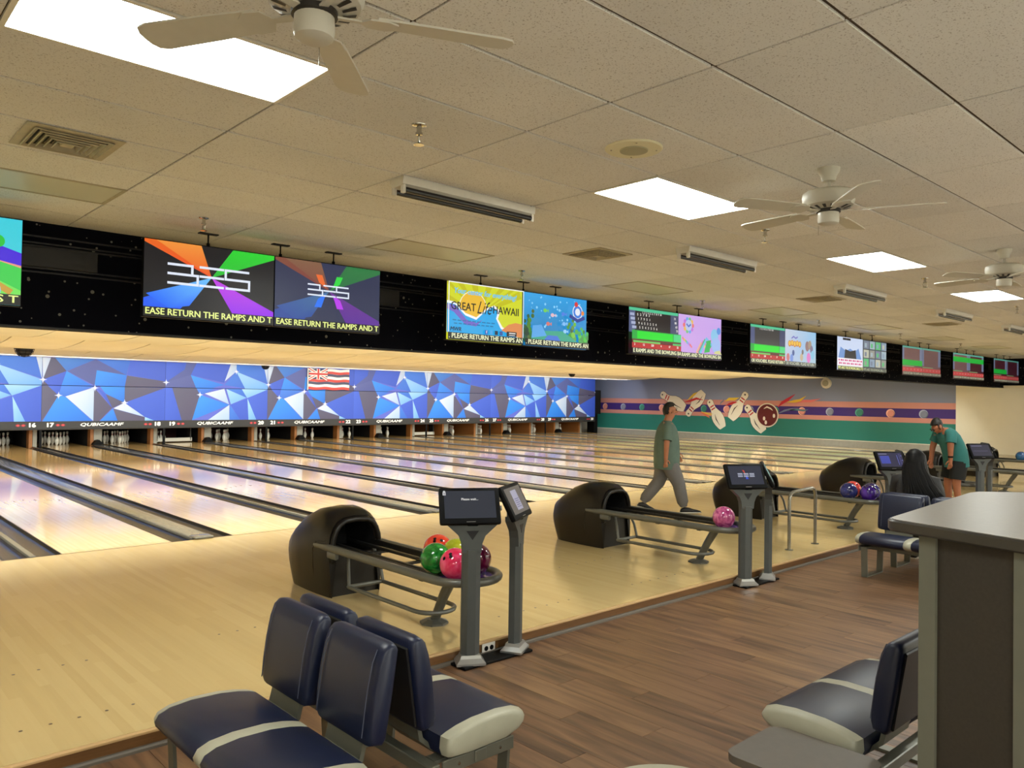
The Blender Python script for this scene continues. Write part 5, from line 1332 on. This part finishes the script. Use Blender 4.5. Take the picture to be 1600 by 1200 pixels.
def hand(J, E_, wrist, g, base, dirv, side, palmn, curl=0.35, L=0.085):
    """palm and five fingers; base = wrist position, dirv along the hand, side towards the thumb, palmn out of the palm"""
    d = dirv.normalized(); sd = side.normalized(); pn = palmn.normalized()
    J[g + 'palm'] = (base + d * .045, .026); E_.append((wrist, g + 'palm'))
    J[g + 'knuck'] = (base + d * .075, .026); E_.append((g + 'palm', g + 'knuck'))
    for q, (off, ln) in enumerate(((.026, .070), (.009, .080), (-.009, .074), (-.026, .058))):
        a = base + d * .085 + sd * off; nm = g + 'f%d' % q
        J[nm + 'a'] = (a + d * .01, .0095); J[nm + 'b'] = (a + d * ln * .5 + pn * ln * curl * .3, .0088); J[nm + 'c'] = (a + d * ln * .88 + pn * ln * curl * .95, .0075)
        E_ += [(g + 'knuck', nm + 'a'), (nm + 'a', nm + 'b'), (nm + 'b', nm + 'c')]
    J[g + 'ta'] = (base + d * .03 + sd * .036, .011); J[g + 'tb'] = (base + d * .065 + sd * .056 + pn * .01, .0095); J[g + 'tc'] = (base + d * .09 + sd * .058 + pn * .022, .0080)
    E_ += [(g + 'palm', g + 'ta'), (g + 'ta', g + 'tb'), (g + 'tb', g + 'tc')]

def head_parts(t, C, fwd, right, up, hairm, skinm, cut, hair_r=1.0, back=0.0):
    """hair cap, ears, eyes and brows placed on a head centre C"""
    R = Matrix((tuple(fwd), tuple(right), tuple(up))).transposed().to_4x4(); R.translation = C
    nu, nv = 26, 18; b = MB().sphere((0, 0, 0), 1.0, nu, nv)
    vs = [Vector(v) for v in b.v]; fs = []
    for f in b.f:
        c = sum((vs[i] for i in f), Vector()) / len(f)
        if cut(c): fs.append(f)
    rx, ry, rz = .108 * hair_r, .086 * hair_r, .125 * hair_r
    rnd = random.Random(2)
    out = [R @ Vector((v.x * rx * (1 + .03 * rnd.uniform(-1, 1)), v.y * ry * (1 + .03 * rnd.uniform(-1, 1)), v.z * rz)) for v in vs]
    inn = [R @ Vector((v.x * rx * .9, v.y * ry * .9, v.z * rz * .9)) for v in vs]
    m = MB().add(out, fs); m.add(inn, [tuple(reversed(f)) for f in fs])
    h = m.obj('hair', hairm, t, smooth=True, ang=80)
    for s in (-1, 1):
        MB().sphere((0, 0, 0), .03, 10, 8, (.75, .35, 1.1)).xf(R @ Matrix.Translation((-.012, s * .086, -.012))).obj('ear', skinm, t, smooth=True, ang=80)
        MB().sphere((0, 0, 0), .0125, 10, 8).xf(R @ Matrix.Translation((.087, s * .032, .005))).obj('eye', M['eye'], t, smooth=True, ang=80)
        MB().rbox(-.008, .006, -.018, .018, -.004, .004, .003, 1).xf(R @ Matrix.Translation((.096, s * .034, .030))).obj('eyebrow', hairm, t)
    MB().rbox(-.008, .006, -.022, .022, -.004, .004, .003, 1).xf(R @ Matrix.Translation((.090, 0, -.066))).obj('mouth', MOUTH, t)
MOUTH = mat('lips', (150, 84, 72), 0.5)

def shoe(t, heel, toe, m, w_=.045):
    heel, toe = Vector(heel), Vector(toe); d = (toe - heel); L_ = d.length; d.normalize(); s_ = Vector((d.y, -d.x, 0)).normalized(); u = s_.cross(d)
    if u.z < 0: u = -u
    rings = []
    for a, wd, h in ((-.03, .02, .03), (-.015, .036, .065), (.04, .040, .085), (.10, .042, .078), (.16, .048, .055), (.22, .046, .042), (.26, .032, .030), (.272, .012, .018)):
        q = []
        for k in range(14):
            an = 2 * PI * k / 14; z = math.sin(an)
            q.append(heel + d * a * (L_ / .25) + s_ * wd * math.cos(an) + u * (h * .5 + z * h * .5))
        rings.append(q)
    MB().loft(rings).obj('shoe', m, t, smooth=True, ang=60)
    rings = []
    for a, wd in ((-.032, .022), (-.015, .040), (.10, .045), (.18, .050), (.25, .036), (.276, .014)):
        rings.append([heel + d * a * (L_ / .25) + s_ * x * wd + u * z for x, z in ((-1, -.001), (1, -.001), (1, .014), (-1, .014))])
    MB().loft(rings).obj('shoe_sole', M['white'], t)

# ---- man walking across the approach
g = Fig((7.45, -1.95, 0), math.atan2(-.677, .736))
t = thing('person', 'person in a grey green t-shirt and grey sweatpants striding to the right across the approach', 'person', g.o)
J = {'pel': (g(0, 0, .80), .115), 'wa': (g(.01, 0, .95), .11), 'ch': (g(0, 0, 1.13), .125), 'uc': (g(-.01, 0, 1.245), .10), 'nb': (g(0.005, 0, 1.325), .058), 'nk': (g(.02, 0, 1.375), .055),
     'hd0': (g(.045, 0, 1.425), .066), 'hd1': (g(.03, 0, 1.49), .098), 'hd2': (g(.03, 0, 1.545), .092), 'fc': (g(.075, 0, 1.495), .074), 'chin': (g(.098, 0, 1.408), .030), 'nose': (g(.130, 0, 1.478), .022), 'nose2': (g(.153, 0, 1.462), .013),
     'sr': (g(-.02, .17, 1.265), .058), 'er': (g(-.05, .225, 1.02), .043), 'wrr': (g(-.055, .205, .80), .030),
     'sl': (g(0, -.17, 1.265), .058), 'el': (g(.08, -.225, 1.04), .043), 'wrl': (g(.19, -.20, .86), .030),
     'hr': (g(.01, .09, .75), .09), 'kr': (g(.165, .10, .43), .055), 'ar': (g(.235, .10, .09), .036),
     'hl': (g(0, -.09, .75), .09), 'kl': (g(-.10, -.10, .43), .055), 'al': (g(-.33, -.10, .12), .036)}
E_ = [('pel', 'wa'), ('wa', 'ch'), ('ch', 'uc'), ('uc', 'nb'), ('nb', 'nk'), ('nk', 'hd0'), ('hd0', 'hd1'), ('hd1', 'hd2'), ('hd0', 'chin'), ('hd1', 'fc'), ('fc', 'nose'), ('nose', 'nose2'),
      ('uc', 'sr'), ('sr', 'er'), ('er', 'wrr'), ('uc', 'sl'), ('sl', 'el'), ('el', 'wrl'), ('pel', 'hr'), ('hr', 'kr'), ('kr', 'ar'), ('pel', 'hl'), ('hl', 'kl'), ('kl', 'al')]
hand(J, E_, 'wrr', 'rh', g(-.055, .205, .80), g(-.02, -.02, -1), g(1, 0.1, 0), g(0, -1, 0), .5)
hand(J, E_, 'wrl', 'lh', g(.19, -.20, .86), g(.4, .02, -.9), g(1, 0, .3), g(-.3, 1, 0), .5)
skin_fig('body', J, E_, M['skin'], t, 'pel')
sh = ring_loft([g(-.005, 0, z) for z in (.64, .70, .85, .98, 1.10, 1.20, 1.27, 1.32, 1.345)],
               [(.180, .200), (.188, .203), (.190, .203), (.184, .202), (.172, .205), (.150, .210), (.118, .192), (.080, .112), (.063, .068)], g.S, 24)
for s_, el in ((1, g(-.045, .220, 1.06)), (-1, g(.07, -.222, 1.07))):
    a = g(-.01, s_ * .12, 1.27); sh2 = ring_loft([a, g(-.02, s_ * .175, 1.265), a.lerp(el, .55) + g(0, s_ * .02, 0), el], [(.075, .075), (.082, .078), (.078, .072), (.076, .072)], g.F, 14); sh.add(sh2.v, sh2.f)
sh.obj('t_shirt', M['shirt'], t, smooth=True, ang=70)
pn = ring_loft([g(.0, 0, z) for z in (.86, .78, .70, .62)], [(.135, .17), (.145, .185), (.148, .185), (.12, .15)], g.S, 20)
for s_, k_, a_ in ((1, g(.155, .10, .43), g(.228, .10, .125)), (-1, g(-.10, -.10, .43), g(-.318, -.10, .16))):
    h_ = g(.0, s_ * .085, .76)
    q = ring_loft([h_, h_.lerp(k_, .5), k_, k_.lerp(a_, .5), a_.lerp(k_, .12), a_, a_ + (a_ - k_).normalized() * .03], [(.125, .108), (.118, .105), (.096, .090), (.090, .084), (.082, .076), (.060, .056), (.050, .046)], g.S, 16); pn.add(q.v, q.f)
pn.obj('sweatpants', M['sweat'], t, smooth=True, ang=70)
shoe(t, g(.21, .10, 0.004), g(.46, .11, 0.012), M['shoe']); shoe(t, g(-.39, -.10, .055), g(-.17, -.10, 0.004), M['shoe'])
head_parts(t, g(.035, 0, 1.498), g.F, g.S, Vector((0, 0, 1)), M['hair'], M['skin'], lambda c: c.z > .42 + .35 * c.x if c.x > .1 else c.z > -.35 + .3 * c.x)

# ---- man bending over the ball return
g0 = Fig((10.92, -4.68, 0), math.atan2(.677, -.736))
class G2:
    F = g0.F; S = g0.S; o = g0.o
    def __call__(s, f, r, z): return g0(f * .66, r, z * 1.035)
g = G2()
t = thing('person', 'person in a teal t-shirt and black shorts bending over beside the fourth kiosk', 'person', g.o)
spine = [(-.07, .80), (-.03, .90), (.04, 1.02), (.12, 1.12), (.19, 1.19), (.235, 1.225)]
J = {'pel': (g(-.07, 0, .80), .12), 'wa': (g(-.01, 0, .95), .12), 'ch': (g(.10, 0, 1.09), .125), 'uc': (g(.18, 0, 1.175), .10), 'nb': (g(.25, 0, 1.215), .060), 'nk': (g(.29, 0, 1.228), .058),
     'hd0': (g(.345, 0, 1.225), .068), 'hd1': (g(.375, 0, 1.265), .085), 'hd2': (g(.385, 0, 1.305), .078), 'chin': (g(.395, 0, 1.175), .030), 'nose': (g(.455, 0, 1.225), .020), 'nose2': (g(.475, 0, 1.205), .013),
     'sl': (g(.19, -.17, 1.16), .060), 'el': (g(.235, -.215, .98), .047), 'wrl': (g(.22, -.20, .80), .032),
     'sr': (g(.19, .17, 1.16), .060), 'er': (g(.28, .22, .97), .047), 'wrr': (g(.33, .20, .78), .032),
     'hl': (g(-.06, -.09, .76), .095), 'kl': (g(.0, -.10, .44), .060), 'al': (g(-.06, -.10, .09), .038),
     'hr': (g(-.06, .09, .76), .095), 'kr': (g(.03, .10, .44), .060), 'ar': (g(-.02, .10, .09), .038)}
E_ = [('pel', 'wa'), ('wa', 'ch'), ('ch', 'uc'), ('uc', 'nb'), ('nb', 'nk'), ('nk', 'hd0'), ('hd0', 'hd1'), ('hd1', 'hd2'), ('hd0', 'chin'), ('hd1', 'nose'), ('nose', 'nose2'),
      ('uc', 'sl'), ('sl', 'el'), ('el', 'wrl'), ('uc', 'sr'), ('sr', 'er'), ('er', 'wrr'), ('pel', 'hl'), ('hl', 'kl'), ('kl', 'al'), ('pel', 'hr'), ('hr', 'kr'), ('kr', 'ar')]
hand(J, E_, 'wrl', 'lh', g(.22, -.20, .80), g(.05, .0, -1), g(1, 0, 0), g(0, 1, 0), .5)
hand(J, E_, 'wrr', 'rh', g(.33, .20, .78), g(.1, .0, -1), g(1, 0, 0), g(0, -1, 0), .5)
skin_fig('body', J, E_, M['skin2'], t, 'pel')
sh = ring_loft([g(f, 0, z) for f, z in ((-.09, .68), (-.08, .76), (-.05, .88), (.01, .99), (.08, 1.08), (.15, 1.145), (.20, 1.185), (.235, 1.205), (.26, 1.215))],
               [(.165, .19), (.168, .195), (.165, .195), (.155, .195), (.148, .20), (.130, .205), (.105, .185), (.078, .110), (.062, .066)], g.S, 24)
for s_, el in ((-1, g(.225, -.21, 1.03)), (1, g(.25, .21, 1.03))):
    a = g(.18, s_ * .12, 1.17); sh2 = ring_loft([a, g(.19, s_ * .175, 1.165), a.lerp(el, .6) + g(0, s_ * .02, 0), el], [(.075, .075), (.085, .080), (.080, .074), (.078, .074)], g.F, 14); sh.add(sh2.v, sh2.f)
sh.obj('t_shirt', M['shirt2'], t, smooth=True, ang=70)
pn = ring_loft([g(f, 0, z) for f, z in ((-.07, .84), (-.08, .76), (-.07, .68))], [(.14, .175), (.15, .185), (.14, .175)], g.S, 20)
for s_, k_ in ((1, g(.01, .10, .50)), (-1, g(-.015, -.10, .50))):
    h_ = g(-.065, s_ * .088, .76)
    q = ring_loft([h_, h_.lerp(k_, .5), k_], [(.13, .108), (.122, .105), (.110, .100)], g.S, 16); pn.add(q.v, q.f)
pn.obj('shorts', M['shorts'], t, smooth=True, ang=70)
for s_, f_ in ((-1, -.10), (1, -.06)):
    shoe(t, g(f_, s_ * .10, .004), g(f_ + .25, s_ * .11, .004), M['shoe'])
MB().lathe([(.034, -.014), (.038, -.012), (.038, .012), (.034, .014)], n=18).xf(Matrix.Translation(g(.222, -.201, .835))).obj('wristwatch', M['blackp'], t, smooth=True)
hf = g(.80, 0, -.60).normalized(); hu = g(.60, 0, .80).normalized()
head_parts(t, g(.375, 0, 1.262), hf, g.S, hu, M['hair'], M['skin2'], lambda c: c.z > .42 + .35 * c.x if c.x > .1 else c.z > -.35 + .3 * c.x)

# ---- person with long black hair seated with the back to the camera
g = Fig((6.86, -5.63, FL), 0.12)
t = thing('person', 'person with very long black hair seated on the far bench, seen from behind', 'person', g.o)
J = {'pel': (g(-.02, 0, .53), .13), 'wa': (g(-.02, 0, .66), .115), 'ch': (g(-.01, 0, .80), .12), 'uc': (g(-.01, 0, .90), .095), 'nb': (g(0, 0, .965), .05), 'nk': (g(.01, 0, 1.01), .048),
     'hd0': (g(.03, 0, 1.055), .064), 'hd1': (g(.02, 0, 1.12), .084), 'hd2': (g(.015, 0, 1.17), .078), 'chin': (g(.085, 0, 1.035), .028), 'nose': (g(.108, 0, 1.105), .018), 'nose2': (g(.132, 0, 1.09), .012),
     'sr': (g(-.01, .16, .91), .055), 'er': (g(.08, .21, .70), .042), 'wrr': (g(.27, .14, .62), .028),
     'sl': (g(-.01, -.16, .91), .055), 'el': (g(.08, -.21, .70), .042), 'wrl': (g(.27, -.14, .62), .028),
     'hr': (g(.03, .09, .53), .09), 'kr': (g(.42, .11, .50), .058), 'ar': (g(.44, .11, .09), .036),
     'hl': (g(.03, -.09, .53), .09), 'kl': (g(.42, -.11, .50), .058), 'al': (g(.44, -.11, .09), .036)}
E_ = [('pel', 'wa'), ('wa', 'ch'), ('ch', 'uc'), ('uc', 'nb'), ('nb', 'nk'), ('nk', 'hd0'), ('hd0', 'hd1'), ('hd1', 'hd2'), ('hd0', 'chin'), ('hd1', 'nose'), ('nose', 'nose2'),
      ('uc', 'sl'), ('sl', 'el'), ('el', 'wrl'), ('uc', 'sr'), ('sr', 'er'), ('er', 'wrr'), ('pel', 'hl'), ('hl', 'kl'), ('kl', 'al'), ('pel', 'hr'), ('hr', 'kr'), ('kr', 'ar')]
hand(J, E_, 'wrr', 'rh', g(.27, .14, .62), g(1, -.3, -.15), g(0, -1, 0), g(0, 0, -1), .3)
hand(J, E_, 'wrl', 'lh', g(.27, -.14, .62), g(1, .3, -.15), g(0, 1, 0), g(0, 0, -1), .3)
skin_fig('body', J, E_, M['skin'], t, 'pel')
sh = ring_loft([g(-.02, 0, z) for z in (.50, .58, .70, .80, .88, .93, .97, 1.0)], [(.15, .18), (.15, .18), (.145, .175), (.14, .185), (.125, .195), (.10, .18), (.075, .10), (.062, .068)], g.S, 24)
for s_ in (1, -1):
    q = ring_loft([g(-.01, s_ * .11, .91), g(-.01, s_ * .17, .905), g(.03, s_ * .20, .80), g(.08, s_ * .215, .695), g(.17, s_ * .18, .655), g(.265, s_ * .142, .622)], [(.075, .075), (.082, .080), (.072, .070), (.066, .064), (.058, .056), (.046, .044)], g.F, 14); sh.add(q.v, q.f)
sh.obj('jacket', M['jacket'], t, smooth=True, ang=70)
pn = ring_loft([g(-.03, 0, z) for z in (.62, .54, .45)], [(.14, .17), (.155, .185), (.13, .17)], g.S, 20)
for s_ in (1, -1):
    q = ring_loft([g(.0, s_ * .09, .525), g(.22, s_ * .10, .515), g(.40, s_ * .11, .50), g(.44, s_ * .11, .44), g(.445, s_ * .11, .28), g(.44, s_ * .11, .10)], [(.095, .098), (.088, .088), (.072, .070), (.070, .066), (.060, .056), (.052, .050)], g.S, 16); pn.add(q.v, q.f)
pn.obj('trousers', M['shorts'], t, smooth=True, ang=70)
for s_ in (1, -1): shoe(t, g(.40, s_ * .11, .004), g(.64, s_ * .12, .004), M['shoe'])
# hair: long, falling behind the shoulders, built of locks round a core
hr = ring_loft([g(.0, 0, 1.25), g(-.01, 0, 1.235), g(-.02, 0, 1.19), g(-.03, 0, 1.10), g(-.06, 0.01, .98), g(-.10, .05, .86), g(-.13, .10, .74), (g(-.13, .13, .66))],
               [(.012, .012), (.065, .060), (.105, .098), (.110, .112), (.095, .135), (.085, .165), (.075, .19), (.05, .17)], g.S, 26)
rnd = random.Random(11)
for q in range(54):
    a = -1.05 + 2.1 * rnd.random(); sx = a
    p0 = g(-.02 - .085 * math.cos(sx), .085 * math.sin(sx), 1.18); p1 = g(-.05 - .09 * math.cos(sx), .118 * math.sin(sx), 1.05)
    p2 = g(-.10 - .075 * math.cos(sx), .05 + .155 * math.sin(sx), .90); wv = rnd.uniform(-.03, .03)
    p3 = g(-.14 - .06 * math.cos(sx), .10 + .20 * math.sin(sx) + wv, .77); p4 = g(-.145 - .05 * math.cos(sx) + wv, .13 + .22 * math.sin(sx) - wv, .66 + rnd.uniform(-.04, .05)); p5 = g(-.13, .15 + .21 * math.sin(sx) + wv, .60 + rnd.uniform(-.03, .06))
    hr.tube([p0, p1, p2, p3, p4, p5], [.012, .018, .020, .018, .013, .004], 6)
hr.obj('long_hair', M['blackhair'], t, smooth=True, ang=70)
